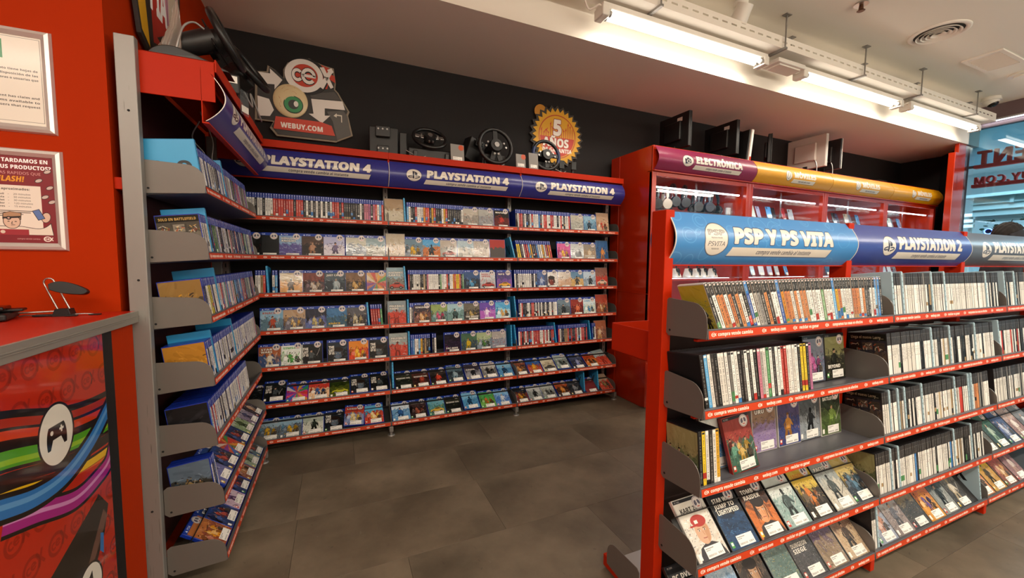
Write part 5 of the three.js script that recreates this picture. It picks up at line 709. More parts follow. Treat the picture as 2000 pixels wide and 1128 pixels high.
// signs on the black wall, layered cut-out boards
{ const k = 1.0225, P = p => [(-0.331 + (p[0] + 0.331) * k), 1.2816 + (p[1] - 1.2816) * k], Q = l => l.map(P);
  const t = thing('shop_sign', 'cut-out shop sign with white lettered logo, eyeball and arrows on the wall', 'sign', [0, 0, 0]);
  const base = [[-0.80, 2.495], [-0.735, 2.503], [-0.728, 2.544], [-0.684, 2.521], [-0.639, 2.48], [-0.639, 2.534], [-0.612, 2.583], [-0.555, 2.619], [-0.482, 2.636], [-0.424, 2.616], [-0.391, 2.608], [-0.33, 2.599], [-0.319, 2.505], [-0.324, 2.459], [-0.303, 2.437], [-0.283, 2.401], [-0.234, 2.321], [-0.244, 2.294], [-0.215, 2.157], [-0.329, 2.098], [-0.689, 2.097], [-0.727, 2.145], [-0.706, 2.186], [-0.81, 2.186]];
  const lay = (name, pts, z, d, c, rough = 0.55, label) => mesh(name, (pts.isShape ? extrude(pts, d) : extrude(Q(pts), d)).translate(0, 0, z), typeof c === 'number' ? SM(c, rough) : c, t, label);
  lay('edge_board', base, 0.012, 0.02, 0x8b7d6a, 0.6, 'tan outer border'); const cx = -0.5, cy = 2.36; lay('face_board', base.map(([x, y]) => [cx + (x - cx) * 0.955, cy + (y - cy) * 0.955]), 0.0322, 0.003, 0x2e2c2a);
  const ell = (x, y, rx, ry, rot = 0, hole) => { const s = new THREE.Shape(); const [X, Y] = P([x, y]); s.absellipse(X, Y, rx, ry, 0, Math.PI * 2, false, rot); if (hole) { const h = new THREE.Path(); h.absellipse(X + hole[2], Y + hole[3], hole[0], hole[1], 0, Math.PI * 2, true, rot); s.holes.push(h); } s.isShape = true; return s; };
  lay('lower_block', [[-0.7, 2.14], [-0.32, 2.14], [-0.318, 2.11], [-0.68, 2.108]], 0.0354, 0.002, 0x3d3b39); lay('side_block', [[-0.275, 2.32], [-0.25, 2.29], [-0.228, 2.16], [-0.318, 2.115], [-0.345, 2.24], [-0.38, 2.3]], 0.0354, 0.002, 0x575450);
  lay('upper_block', [[-0.49, 2.40], [-0.33, 2.44], [-0.29, 2.39], [-0.47, 2.375]], 0.0354, 0.002, 0x4a4744);
  lay('logo_shadow', ell(-0.50, 2.512, 0.135, 0.122, 0.1), 0.0354, 0.004, 0x171516); lay('logo_red', ell(-0.50, 2.512, 0.105, 0.092, 0.1), 0.0394, 0.001, 0xc23a20); lay('logo_red_flash', [[-0.41, 2.605], [-0.36, 2.592], [-0.37, 2.56], [-0.325, 2.545], [-0.322, 2.50], [-0.36, 2.52], [-0.375, 2.45], [-0.40, 2.452]], 0.0354, 0.003, 0xc23a20);
  lay('logo_ring', ell(-0.515, 2.512, 0.118, 0.110, 0.15, [0.082, 0.076, 0.004, 0.002]), 0.0404, 0.003, 0xe8e0d8, 0.5, 'white letter ring');
  const W = (name, pts) => lay(name, pts, 0.0404, 0.0032, 0xe8e0d8, 0.5, 'white letter');
  const arcL = (x, y, r, w, a0, a1, sx = 1) => { const o = [], n = 14; for (let i = 0; i <= n; i++) { const a = a0 + (a1 - a0) * i / n; o.push([x + Math.cos(a) * r * sx, y + Math.sin(a) * r]); } for (let i = n; i >= 0; i--) { const a = a0 + (a1 - a0) * i / n; o.push([x + Math.cos(a) * (r - w) * sx, y + Math.sin(a) * (r - w)]); } return o; };
  const [cX, cY] = [-0.555, 2.512];
  lay('letter_c_back', arcL(cX, cY, 0.046, 0.03, 0.6, 5.7, 0.8), 0.0394, 0.003, 0x171516); W('letter_c', arcL(cX, cY, 0.042, 0.02, 0.7, 5.6, 0.8)); lay('letter_e_back', arcL(-0.488, 2.514, 0.058, 0.036, 0.0, 5.6, 0.85), 0.0394, 0.003, 0x171516); W('letter_e', arcL(-0.488, 2.514, 0.053, 0.022, 0.0, 5.6, 0.85)); W('letter_e_bar', [[-0.53, 2.506], [-0.445, 2.506], [-0.445, 2.524], [-0.53, 2.524]]);
  W('letter_x_stroke', [[-0.418, 2.585], [-0.392, 2.592], [-0.335, 2.468], [-0.352, 2.455], [-0.366, 2.478]]); W('letter_x_stroke', [[-0.425, 2.46], [-0.40, 2.445], [-0.345, 2.555], [-0.332, 2.57], [-0.345, 2.594], [-0.372, 2.578], [-0.366, 2.568]]);
  lay('arrow', [[-0.80, 2.49], [-0.714, 2.492], [-0.715, 2.524], [-0.645, 2.463], [-0.692, 2.393], [-0.691, 2.427], [-0.80, 2.417]], 0.0354, 0.003, 0xe4dcd4, 0.5, 'white arrow'); lay('arrow', [[-0.79, 2.339], [-0.725, 2.328], [-0.7, 2.262], [-0.724, 2.219], [-0.79, 2.213]], 0.0354, 0.003, 0xe4dcd4, 0.5, 'white arrow');
  lay('arrow', [[-0.476, 2.369], [-0.279, 2.383], [-0.263, 2.326], [-0.393, 2.319], [-0.394, 2.269], [-0.36, 2.274], [-0.413, 2.216], [-0.493, 2.268], [-0.464, 2.272]], 0.0376, 0.003, 0xe4dcd4, 0.5, 'white bent arrow'); lay('arrow', [[-0.338, 2.277], [-0.318, 2.297], [-0.318, 2.288], [-0.284, 2.288], [-0.284, 2.239], [-0.29, 2.239], [-0.29, 2.28], [-0.318, 2.28], [-0.318, 2.268]], 0.0376, 0.002, 0xd8d0c0);
  lay('eyeball_rim', ell(-0.60, 2.335, 0.112, 0.118), 0.0354, 0.003, 0x2a2624); const [ex, ey] = P([-0.60, 2.335]);
  mesh('eyeball', new THREE.SphereGeometry(0.106, 40, 20, 0, Math.PI * 2, 0, Math.PI / 2).rotateX(Math.PI / 2).scale(1, 1.05, 0.16).translate(ex, ey, 0.0384), PM(0xffffff, 0.35, { map: canvas(256, 256, (g) => { g.fillStyle = '#ddc79a'; g.fillRect(0, 0, 256, 256); const R = rng(3); g.strokeStyle = 'rgba(170,60,40,.7)'; for (let i = 0; i < 14; i++) { let x = R() * 256, y = 90 + R() * 160; g.lineWidth = 1 + R() * 1.2; g.beginPath(); g.moveTo(x, y); for (let k = 0; k < 4; k++) g.lineTo(x += (R() - 0.5) * 26, y += (R() - 0.5) * 22); g.stroke(); } }) }), t, 'cream eyeball'); 
  lay('iris_rim', ell(-0.583, 2.309, 0.060, 0.058), 0.0534, 0.001, 0x1d2a20); lay('iris', ell(-0.583, 2.309, 0.055, 0.053), 0.0544, 0.001, 0x2f8a50, 0.4, 'green iris'); lay('pupil', ell(-0.583, 2.309, 0.031, 0.031), 0.0554, 0.001, 0x3a3a38); lay('pupil_glint', ell(-0.567, 2.314, 0.014, 0.019), 0.0564, 0.0008, 0xe8e2d8);
  lay('banner', [[-0.705, 2.14], [-0.69, 2.222], [-0.60, 2.222], [-0.42, 2.222], [-0.352, 2.205], [-0.331, 2.139]], 0.0398, 0.003, 0xc83c22, 0.5, 'red banner');
  const [bx, by] = P([-0.534, 2.173]); const wb = mesh('banner_print', planeAt(0.275, 0.05, bx, by, 0.0434), PM(0xffffff, 0.5, { map: canvas(512, 96, (g, w, h) => { g.fillStyle = '#c83c22'; g.fillRect(0, 0, w, h); txt(g, 'WEBUY.COM', 12, 82, 88, { width: 488, fat: 0.05, color: '#efe6dc' }); }) }), t, 'white lettering');
}
{ const k = 1.0258, P = p => [(-0.331 + (p[0] + 0.331) * k), 1.2816 + (p[1] - 1.2816) * k];
  const t = thing('warranty_sign', 'yellow sunburst sign reading 5 AÑOS on the black wall', 'sign', [...P([1.452, 2.362]), 0.01]);
  const star = (r0, r1, n) => { const s = []; for (let i = 0; i < n * 2; i++) { const a = i * Math.PI / n, r = i % 2 ? r0 : r1; s.push([Math.cos(a) * r, Math.sin(a) * r]); } return s; };
  mesh('edge_board', extrude(star(0.245, 0.275, 28), 0.02), SM(0x3a352e, 0.6), t); mesh('ear_board', extrude((() => { const s = new THREE.Shape(); s.absarc(-0.165, 0.2, 0.075, 0, 7); return s; })(), 0.014), SM(0x57483a, 0.6), t, 'small round board behind'); mesh('ear_print', new THREE.CircleGeometry(0.062, 24).translate(-0.165, 0.2, 0.0142), SM(0xc4861e, 0.5), t);
  mesh('burst_board', extrude(star(0.212, 0.25, 28), 0.006).translate(0, 0, 0.02), SM(0xdca41a, 0.5), t, 'yellow sunburst');
  const art = canvas(512, 512, (g) => { g.fillStyle = '#dca41a'; g.fillRect(0, 0, 512, 512); g.strokeStyle = '#b23420'; g.lineWidth = 10; g.beginPath(); g.arc(256, 256, 240, 0, 7); g.stroke(); g.fillStyle = '#c4341c'; g.save(); g.beginPath(); g.arc(256, 256, 226, 0, 7); g.clip(); g.fillRect(0, 262, 512, 250); const R = rng(6); g.strokeStyle = '#c4341c'; g.lineWidth = 8; for (let i = 0; i < 17; i++) { const x = 20 + i * 29, h = 40 + R() * 130; g.beginPath(); g.moveTo(x, 262); g.lineTo(x, 262 - h); g.lineTo(x + (R() - 0.5) * 50, 262 - h - 24); g.stroke(); g.beginPath(); g.arc(x + (R() - 0.5) * 6, 262 - h, 9, 0, 7); g.fill(); } g.restore();
    txt(g, '5', 200, 236, 230, { width: 110, fat: 0.08, color: '#f3ece2', outline: '#8a2616', ow: 34 }); txt(g, 'AÑOS', 70, 368, 128, { width: 340, fat: 0.06, color: '#f3ece2', outline: '#8a2616', ow: 16 }); txt(g, 'DE GARANTIA', 60, 432, 62, { width: 392, fat: 0.05, color: '#f3ece2' }); });
  mesh('print', new THREE.CircleGeometry(0.198, 48).translate(0, 0, 0.0265), PM(0xffffff, 0.4, { map: art }), t, 'red and yellow print');
}
// ---------------------------------------------------------------- heap of wheels on the corner rack
{ const t = thing('steering_wheel', 'large black steering wheel on its thick motor housing, heaped on the corner rack', 'steering wheel', [-0.761, 2.234, 1.05]);
  const R = 0.113, q = new THREE.Quaternion().setFromUnitVectors(V3(0, 0, 1), V3(0.9, 0.43, 0.06).normalize()), A = g => g.applyQuaternion(q);
  mesh('rim', A(new THREE.TorusGeometry(R, 0.0155, 14, 48)), M.rubber, t); for (const a of [0.1, 2.2, 4.2]) mesh('spoke', A(rbox(R * 0.8, 0.04, 0.008, 0.003, R * 0.5, 0, -0.012).rotateZ(a)), M.blackPlastic, t);
  mesh('hub', A(new THREE.CylinderGeometry(0.05, 0.055, 0.04, 24).rotateX(Math.PI / 2).translate(0, 0, -0.02)), M.blackPlastic, t); mesh('collar', A(new THREE.CylinderGeometry(0.058, 0.058, 0.02, 28).rotateX(Math.PI / 2).translate(0, 0, -0.075)), M.blackGloss, t);
  mesh('paddle', A(merge([rbox(0.12, 0.04, 0.006, 0.002, 0, 0.055, -0.045), rbox(0.12, 0.04, 0.006, 0.002, 0, -0.055, -0.045)])), M.blackPlastic, t);
  const q3 = new THREE.Quaternion().setFromUnitVectors(V3(0, 0, 1), V3(0.88, 0.42, -0.1).normalize()), A3 = g => g.applyQuaternion(q3).translate(-0.125, -0.055, 0.03);
  mesh('motor_housing', A3(new THREE.CylinderGeometry(0.05, 0.04, 0.19, 28).rotateX(Math.PI / 2)), PM(0x1b1b1c, 0.4), t); mesh('vent_slots', A3(merge(Array.from({ length: 6 }, (_, i) => box(0.004, 0.003, 0.012).translate(-0.01 + i * 0.006, 0.047, 0.0)))), M.greyLight, t);
  const u = thing('steering_wheel', 'black steering wheel leaning out over the corner rack towards the shop sign', 'steering wheel', [-0.733, 2.258, 0.73]);
  const q2 = new THREE.Quaternion().setFromUnitVectors(V3(0, 0, 1), V3(0.77, 0.60, 0.22).normalize()), A2 = g => g.applyQuaternion(q2);
  mesh('rim', A2(new THREE.TorusGeometry(0.118, 0.0155, 14, 48)), M.rubber, u); for (const a of [0.6, 2.6, 4.7]) mesh('spoke', A2(rbox(0.10, 0.03, 0.008, 0.003, 0.06, 0, -0.01).rotateZ(a)), M.blackPlastic, u); mesh('hub', A2(new THREE.CylinderGeometry(0.04, 0.045, 0.04, 24).rotateX(Math.PI / 2).translate(0, 0, -0.02)), M.blackPlastic, u);
  mesh('housing', A2(rbox(0.12, 0.10, 0.12, 0.02, 0, -0.02, -0.09)), M.blackPlastic, u);
  const p = thing('pedal_set', 'black curved pedal plate lying at the front of the corner rack', 'pedals', [-0.89, TOP + 0.03, 1.22], 0.0); p.rotation.z = -0.06;
  mesh('plate', extrude((() => { const s = new THREE.Shape(); s.moveTo(-0.085, 0); s.bezierCurveTo(-0.075, 0.045, -0.02, 0.062, 0.03, 0.045); s.bezierCurveTo(0.09, 0.03, 0.14, 0.012, 0.17, 0.0); s.closePath(); return s; })(), 0.09, 0.004).translate(0, 0.004, -0.06), PM(0x1a1a1b, 0.35), p); mesh('inset', extrude([[-0.02, 0.005], [0.07, 0.024], [0.12, 0.008], [0.1, 0.002]], 0.01, 0.001).translate(-0.01, 0.01, 0.034), PM(0x3a3b3a, 0.4), p);
  const g = thing('gear_shifter', 'black boxed shifter unit under the leaning wheels', 'shifter', [-0.80, TOP, 1.02], 0.2); mesh('box', rbox(0.15, 0.09, 0.15, 0.012, 0, 0.045, 0), M.blackPlastic, g); mesh('top_plate', rbox(0.1, 0.006, 0.1, 0.002, 0, 0.093, 0), M.blackGloss, g); mesh('tag', rbox(0.05, 0.03, 0.002, 0.0006, 0.04, 0.06, 0.0765), M.whitePlastic, g);
  const g2 = thing('gear_shifter', 'black pedal box behind the leaning wheel, next to the shop sign', 'shifter', [-0.84, TOP, 0.66], -0.2); mesh('box', rbox(0.17, 0.12, 0.22, 0.012, 0, 0.06, 0), M.blackPlastic, g2); mesh('plate', rbox(0.12, 0.08, 0.012, 0.004, 0, 0.1, 0.11), M.rubber, g2);
  const c = thing('cable_tie', 'white looped cable on the motor housing of the large wheel', 'cable'); mesh('loop', tube([[-0.90, 2.06, 1.22], [-0.885, 2.14, 1.215], [-0.87, 2.205, 1.19], [-0.845, 2.235, 1.16], [-0.82, 2.225, 1.14]], 0.004, 30), M.greyLight, c);
  const c2 = thing('cable', 'grey power cable drooping over the front edge of the corner rack', 'cable'); mesh('wire', tube([[-0.72, 2.06, 0.95], [-0.70, 2.02, 0.88], [-0.715, 2.1, 0.82], [-0.69, 2.015, 0.72], [-0.70, 2.03, 0.62]], 0.004, 40), M.greyLight, c2);
  const c3 = thing('cable', 'dark wires hanging inside the corner rack under its header', 'cable'); mesh('wire', merge([tube([[-0.86, 1.86, 1.1], [-0.9, 1.8, 1.05], [-0.87, 1.74, 1.0], [-0.9, 1.70, 0.98]], 0.0025, 30), tube([[-0.88, 1.93, 1.0], [-0.85, 1.82, 0.95], [-0.86, 1.72, 0.92], [-0.83, 1.70, 0.9], [-0.85, 1.72, 0.88]], 0.0025, 30)]), M.greyLight, c3);
  const tag = thing('price_card', 'clear hanging price sleeve below the large steering wheel', 'price card', [-0.715, 2.0, 0.98], 1.2); mesh('sleeve', rbox(0.06, 0.11, 0.003, 0.001, 0, 0.0, 0), M.acrylic, tag); mesh('insert', rbox(0.05, 0.03, 0.001, 0.0004, 0, -0.03, 0.0025), M.whitePlastic, tag);
  // crumpled clear plastic bag
  const bag = thing('plastic_bag', 'crumpled clear plastic bag standing up behind the wheels', 'bag', [-0.985, TOP, 1.14]);
  const bg = new THREE.PlaneGeometry(1, 1, 22, 22), bp = bg.attributes.position, BR = rng(12), ph = Array.from({ length: 12 }, () => BR() * 6);
  const bagSide = s => { const g3 = bg.clone(), p3 = g3.attributes.position; for (let i = 0; i < p3.count; i++) { const a = p3.getX(i) + 0.5, b = p3.getY(i) + 0.5; const x = -0.03 + 0.12 * a * (1 - 0.3 * b) + 0.03 * b, y = b * (0.09 + 0.24 * Math.pow(a, 1.25)); const bulge = Math.sin(Math.PI * a) * Math.sin(Math.PI * Math.min(1, b * 1.05)) * 0.045; const cr = 0.010 * Math.sin(9 * a + ph[0] + 5 * b) * Math.sin(7 * b + ph[1]) + 0.006 * Math.sin(23 * a - 14 * b + ph[2]) + 0.004 * Math.sin(31 * b + 17 * a + ph[3]); p3.setXYZ(i, x, y, s * (0.004 + bulge) + cr * (s > 0 ? 1 : 0.8)); } g3.computeVertexNormals(); return g3; };
  const film = PM(0xd8c9be, 0.18, { transmission: 0.6, thickness: 0, ior: 1.5, side: THREE.DoubleSide });
  mesh('front_film', bagSide(1), film, bag); mesh('back_film', bagSide(-1), film, bag); mesh('contents', rbox(0.09, 0.07, 0.04, 0.012, 0.025, 0.037, 0), M.blackPlastic, bag);
}
{ // cut-out lettered board high on the left red wall
  const t = thing('lettered_board', 'cut-out board with slanting white letters high on the left red wall', 'sign', [LW + 0.012, 2.33, 1.0], Math.PI / 2);
  const art = canvas(512, 512, g => { g.fillStyle = '#2a2523'; g.fillRect(0, 0, 512, 512); g.fillStyle = '#c02c1c'; g.beginPath(); g.moveTo(150, 0); g.lineTo(330, 0); g.lineTo(330, 400); g.lineTo(170, 440); g.fill(); g.fillStyle = '#d9a31a'; g.beginPath(); g.moveTo(30, 340); g.lineTo(110, 300); g.lineTo(140, 512); g.lineTo(40, 512); g.fill(); g.fillStyle = '#d3c4ae'; g.fillRect(335, 0, 120, 512); g.fillStyle = '#d79ab0'; g.fillRect(315, 120, 34, 392); g.fillRect(440, 0, 30, 512); g.fillStyle = '#5f9a3a'; g.beginPath(); g.ellipse(425, 260, 22, 46, 0.2, 0, 7); g.fill(); g.strokeStyle = '#2a2523'; g.lineWidth = 5; g.strokeRect(335, 0, 120, 512); txt(g, 'Y', 20, 300, 300, { width: 120, fat: 0.05 }); txt(g, 'PIA', 150, 300, 240, { width: 175, fat: 0.05 }); });
  mesh('board', extrude([[-0.20, -0.19], [-0.10, -0.24], [0.0, -0.20], [0.22, -0.14], [0.27, 0.25], [-0.26, 0.25], [-0.26, 0.05]], 0.012, 0.001), SM(0x2a2523, 0.6), t); mesh('print', (() => { const g = new THREE.ShapeGeometry(shapeOf([[-0.19, -0.17], [-0.10, -0.22], [0.0, -0.185], [0.21, -0.125], [0.255, 0.24], [-0.245, 0.24], [-0.245, 0.05]])), p = g.attributes.position, u = g.attributes.uv; for (let i = 0; i < p.count; i++) u.setXY(i, (p.getX(i) + 0.26) / 0.53, (p.getY(i) + 0.24) / 0.49); return g.translate(0, 0, 0.0135); })(), PM(0xffffff, 0.45, { map: art }), t, 'printed lettering');
}
// ---------------------------------------------------------------- counter with its printed front, in front of the red wall
{ const z0 = 1.42, z1 = 5.2, xf = -0.985, t = thing('service_counter', 'red topped service counter with a printed front beside the red wall', 'counter', [0, 0, 0]);
  mesh('worktop', rspan(-1.75, xf - 0.003, 1.052, 1.092, z0, z1, 0.002), PM(0xb4230c, 0.35), t, 'red laminate top');
  mesh('edge_band', merge([rspan(xf - 0.003, xf + 0.004, 1.052, 1.0925, z0, z1, 0.0015), rspan(xf + 0.003, xf + 0.006, 1.068, 1.0715, z0, z1, 0.0008), rspan(xf + 0.003, xf + 0.006, 1.073, 1.0765, z0, z1, 0.0008)]), PM(0x98948c, 0.35, { metalness: 0.4 }), t, 'grey ribbed edge');
  mesh('carcass', merge([span(-1.7, xf - 0.03, 0.0, 1.052, z0 + 0.01, z1)]), M.redMetal, t);
  mesh('end_strip', rspan(xf - 0.032, xf - 0.004, 0.0, 1.05, 1.592, 1.646, 0.002), SM(0x0b0a0a, 0.6), t, 'black upright strip');
  mesh('end_panel', rspan(xf - 0.034, xf - 0.012, 0.0, 1.05, z0 + 0.01, 1.592, 0.002), M.red, t);
  const ZA = 1.646, ZB = 3.0, Wp = 2048, Hp = 1588; const X = z => (ZB - z) / (ZB - ZA) * Wp, Y = y => (1.05 - y) / 1.05 * Hp;   // printed sheet: left edge nearest the camera
  const art = canvas(Wp, Hp, (g, w, h) => {
    g.fillStyle = '#b8260c'; g.fillRect(0, 0, w, h); const R = rng(8);
    for (let j = 0; j < 12; j++) for (let i = 0; i < 16; i++) { const x = i * 132 + (j % 2) * 66, y = j * 138 + 40; g.save(); g.translate(x, y); g.rotate(-0.25 + R() * 0.2); cexMark(g, 0, 0, 34 + R() * 8, 'rgba(110,22,8,.42)'); g.restore(); }
    const path = (pts, fill, smooth) => { g.beginPath(); pts.forEach((p, i) => { const x = X(p[0]), y = Y(p[1]); if (!i) g.moveTo(x, y); else g.lineTo(x, y); }); g.closePath(); g.fillStyle = fill; g.fill(); };
    const band = (pts, wd, col) => { g.strokeStyle = col; g.lineWidth = wd / 1.05 * Hp; g.lineJoin = 'round'; g.lineCap = 'butt'; g.beginPath(); pts.forEach((p, i) => { const x = X(p[0]), y = Y(p[1]); if (!i) g.moveTo(x, y); else { const q = pts[i - 1]; g.bezierCurveTo(X(q[0] + (p[0] - q[0]) * 0.5), Y(q[1] + (q[2] || 0)), X(q[0] + (p[0] - q[0]) * 0.5), Y(p[1] - (p[3] || 0)), x, y); } }); g.stroke(); };
    const st = (y0, y1, wd, c) => band([[1.62, y0], [2.3, y0 + (y1 - y0) * 1.62]], wd, c);
    st(0.835, 0.902, 0.075, '#1d1512'); st(0.846, 0.913, 0.02, '#a82a14'); st(0.818, 0.886, 0.02, '#c8380f'); st(0.79, 0.858, 0.022, '#1d1512');
    st(0.77, 0.834, 0.052, '#1d1512'); st(0.77, 0.834, 0.038, '#4f9a1c'); st(0.766, 0.828, 0.012, '#8cb818');
    st(0.728, 0.79, 0.03, '#1d1512'); st(0.695, 0.757, 0.03, '#b02a12');
    st(0.676, 0.742, 0.062, '#1d1512'); st(0.69, 0.755, 0.02, '#e2b41c'); st(0.668, 0.733, 0.022, '#d8641a');
    path([[1.62, 0.66], [2.1, 0.74], [2.1, 0.70], [1.62, 0.61]], '#b8260c');
    const mag = [[1.62, 0.70], [1.655, 0.653], [1.718, 0.636], [1.82, 0.631], [1.97, 0.682], [2.07, 0.715]]; const sweep = (pts, wd, c) => { g.strokeStyle = c; g.lineWidth = wd / 1.05 * Hp; g.beginPath(); const cv = new THREE.CatmullRomCurve3(pts.map(p => V3(X(p[0]), Y(p[1]), 0))); cv.getPoints(60).forEach((p, i) => i ? g.lineTo(p.x, p.y) : g.moveTo(p.x, p.y)); g.stroke(); };
    sweep(mag, 0.062, '#1d1512'); sweep(mag, 0.045, '#a3237f'); sweep(mag.map(([z, y]) => [z, y + 0.002]), 0.010, '#d08ac0');
    const blu = [[1.60, 0.845], [1.648, 0.81], [1.737, 0.754], [1.853, 0.715], [1.963, 0.718], [2.083, 0.753], [2.25, 0.81]]; sweep(blu, 0.064, '#1d1512'); sweep(blu, 0.042, '#2f72b8'); sweep(blu.map(([z, y]) => [z, y + 0.004]), 0.012, '#5f9ad2');
    // two round badges
    const badge = (z, y, rz, ry) => { g.save(); g.translate(X(z), Y(y)); g.fillStyle = '#1d1512'; g.beginPath(); g.ellipse(0, 0, rz * 1.1, ry * 1.08, 0, 0, 7); g.fill(); g.fillStyle = '#e4ded2'; g.beginPath(); g.ellipse(0, 0, rz, ry, 0, 0, 7); g.fill(); };
    badge(1.88, 0.834, 98, 114); g.fillStyle = '#171513'; g.beginPath(); g.moveTo(-44, -38); g.lineTo(44, -38); g.bezierCurveTo(58, -20, 62, 20, 56, 48); g.lineTo(40, 48); g.lineTo(24, 14); g.lineTo(-24, 14); g.lineTo(-40, 48); g.lineTo(-56, 48); g.bezierCurveTo(-62, 20, -58, -20, -44, -38); g.fill(); g.fillStyle = '#e4ded2'; g.beginPath(); g.arc(-28, -14, 9, 0, 7); g.fill(); g.fillRect(16, -19, 26, 9); g.fillRect(24, -27, 9, 26); g.restore();
    path([[1.942, 0.497], [1.718, 0.585], [1.672, 0.53], [1.70, 0.46], [1.83, 0.30], [2.0, 0.25]], '#231d1a'); path([[1.70, 0.53], [1.68, 0.50], [1.77, 0.40], [1.79, 0.42]], '#6a4a40'); path([[1.722, 0.47], [1.706, 0.46], [1.712, 0.40], [1.73, 0.42]], '#2f72b8');
    badge(1.788, 0.35, 88, 98); g.fillStyle = '#171513'; g.fillRect(-22, -34, 44, 60); g.beginPath(); g.moveTo(-22, -34); g.lineTo(20, -64); g.lineTo(22, -34); g.fill(); g.fillStyle = '#e4ded2'; g.fillRect(-10, -20, 22, 14); g.restore();
    for (let i = 0; i < 20; i++) { g.fillStyle = 'rgba(232,150,120,.5)'; const x = X(1.95 - i * 0.01 + R() * 0.02), y = Y(0.42 - i * 0.008 + R() * 0.05); g.beginPath(); g.moveTo(x, y); g.lineTo(x + 34, y - 26); g.lineTo(x + 28, y - 12); g.fill(); }
  });
  mesh('front_print', new THREE.PlaneGeometry(ZB - ZA, 1.05).rotateY(Math.PI / 2).translate(xf - 0.005, 0.525, (ZA + ZB) / 2), PM(0xffffff, 0.14, { map: art, clearcoat: 0.6, clearcoatRoughness: 0.05 }), t, 'glossy printed front sheet');
  mesh('front_panel', merge([rspan(xf - 0.03, xf - 0.006, 0.0, 1.05, ZA, ZB, 0.001), rspan(xf - 0.03, xf - 0.006, 0.0, 1.05, ZB + 0.004, z1, 0.001)]), M.redMetal, t);
}
{ // phone holder clamp and a dark gadget on the counter
  const t = thing('tablet_clamp', 'chrome wire and black clamp standing on the red counter', 'clamp', [-1.135, 1.093, 1.505]);
  mesh('clip', extrude([[-0.022, 0], [0.022, 0], [0.016, 0.022], [-0.014, 0.022]], 0.03, 0.001).translate(0, 0, -0.015), M.blackPlastic, t); mesh('base_bar', rbox(0.10, 0.006, 0.02, 0.002, -0.02, 0.003, 0), M.blackPlastic, t); mesh('foot_wire', merge([tube([[0.02, 0.004, 0.006], [0.05, 0.005, 0.006], [0.072, 0.003, 0.004]], 0.0022, 12), tube([[-0.06, 0.004, 0.006], [-0.085, 0.005, 0.006], [-0.10, 0.003, 0.006]], 0.0022, 12)]), M.steel, t, 'chrome wire foot'); mesh('foot_tip', merge([rbox(0.03, 0.004, 0.01, 0.0015, 0.075, 0.002, 0.004), rbox(0.03, 0.004, 0.012, 0.0015, 0.025, 0.002, 0.02)]), M.rubber, t);
  mesh('wire_loop', tube([[0.014, 0.02, 0], [0.0, 0.06, 0], [-0.016, 0.105, 0], [-0.024, 0.118, 0], [-0.036, 0.118, 0], [-0.042, 0.108, 0], [-0.036, 0.085, 0], [-0.014, 0.02, 0]], 0.0024, 60), M.steel, t, 'chrome wire loop');
  mesh('plate', extrude((() => { const s = new THREE.Shape(); s.moveTo(-0.03, 0.0); s.bezierCurveTo(-0.01, 0.016, 0.02, 0.006, 0.05, -0.012); s.bezierCurveTo(0.066, -0.022, 0.06, -0.034, 0.04, -0.032); s.bezierCurveTo(0.02, -0.03, 0.0, -0.03, -0.028, -0.016); s.closePath(); return s; })(), 0.016, 0.0012).rotateX(-0.2).translate(0.006, 0.098, 0), M.rubber, t);
  const k = thing('card_reader', 'dark gadget at the left edge of the red counter', 'gadget', [-1.27, 1.093, 1.56], 0.3); mesh('body', rbox(0.09, 0.02, 0.14, 0.006, 0, 0.011, 0), M.blackPlastic, k); mesh('arm', rbox(0.11, 0.008, 0.05, 0.003, 0.01, 0.026, -0.02), M.rubber, k); mesh('cradle', rbox(0.07, 0.012, 0.08, 0.004, 0.0, 0.034, 0.0), M.blackGloss, k); mesh('rod', tube([[0.04, 0.012, -0.05], [0.09, 0.012, -0.05], [0.12, 0.012, -0.05]], 0.003, 10), M.steel, k);
}
// ---------------------------------------------------------------- framed notices on the red wall
function frame(y0, y1, xr, label, draw, w = 0.245) {
  const h = y1 - y0, t = thing('poster_frame', label, 'poster', [xr - w / 2, (y0 + y1) / 2, 1.419]);
  const prof = [[0, 0], [0.004, 0.010], [0.013, 0.013], [0.024, 0.006], [0.025, 0.004], [0.025, 0]];
  const side = (len, rot, dx, dy) => { const s = shapeOf(prof); const g = new THREE.ExtrudeGeometry(s, { depth: len, bevelEnabled: false }); const p = g.attributes.position; for (let i = 0; i < p.count; i++) { const d = p.getX(i), z = p.getZ(i), k = z > len / 2 ? len / 2 - d : -(len / 2 - d); p.setXYZ(i, k, len ? -d : 0, p.getY(i)); } g.computeVertexNormals(); g.rotateZ(rot).translate(dx, dy, 0); return toCreasedNormals(g.toNonIndexed(), 0.5); };
  mesh('frame_rail', side(w, 0, 0, h / 2), M.silver, t); mesh('frame_rail', side(w, Math.PI, 0, -h / 2), M.silver, t); mesh('frame_rail', side(h, -Math.PI / 2, w / 2, 0), M.silver, t); mesh('frame_rail', side(h, Math.PI / 2, -w / 2, 0), M.silver, t);
  mesh('backing', span(-w / 2 + 0.004, w / 2 - 0.004, -h / 2 + 0.004, h / 2 - 0.004, 0, 0.003), M.blackPlastic, t);
  mesh('notice_print', planeAt(w - 0.046, h - 0.046, 0, 0, 0.0035), PM(0xffffff, 0.5, { map: canvas(640, 920, draw), clearcoat: 0.3, clearcoatRoughness: 0.15 }), t, 'printed sheet');
}
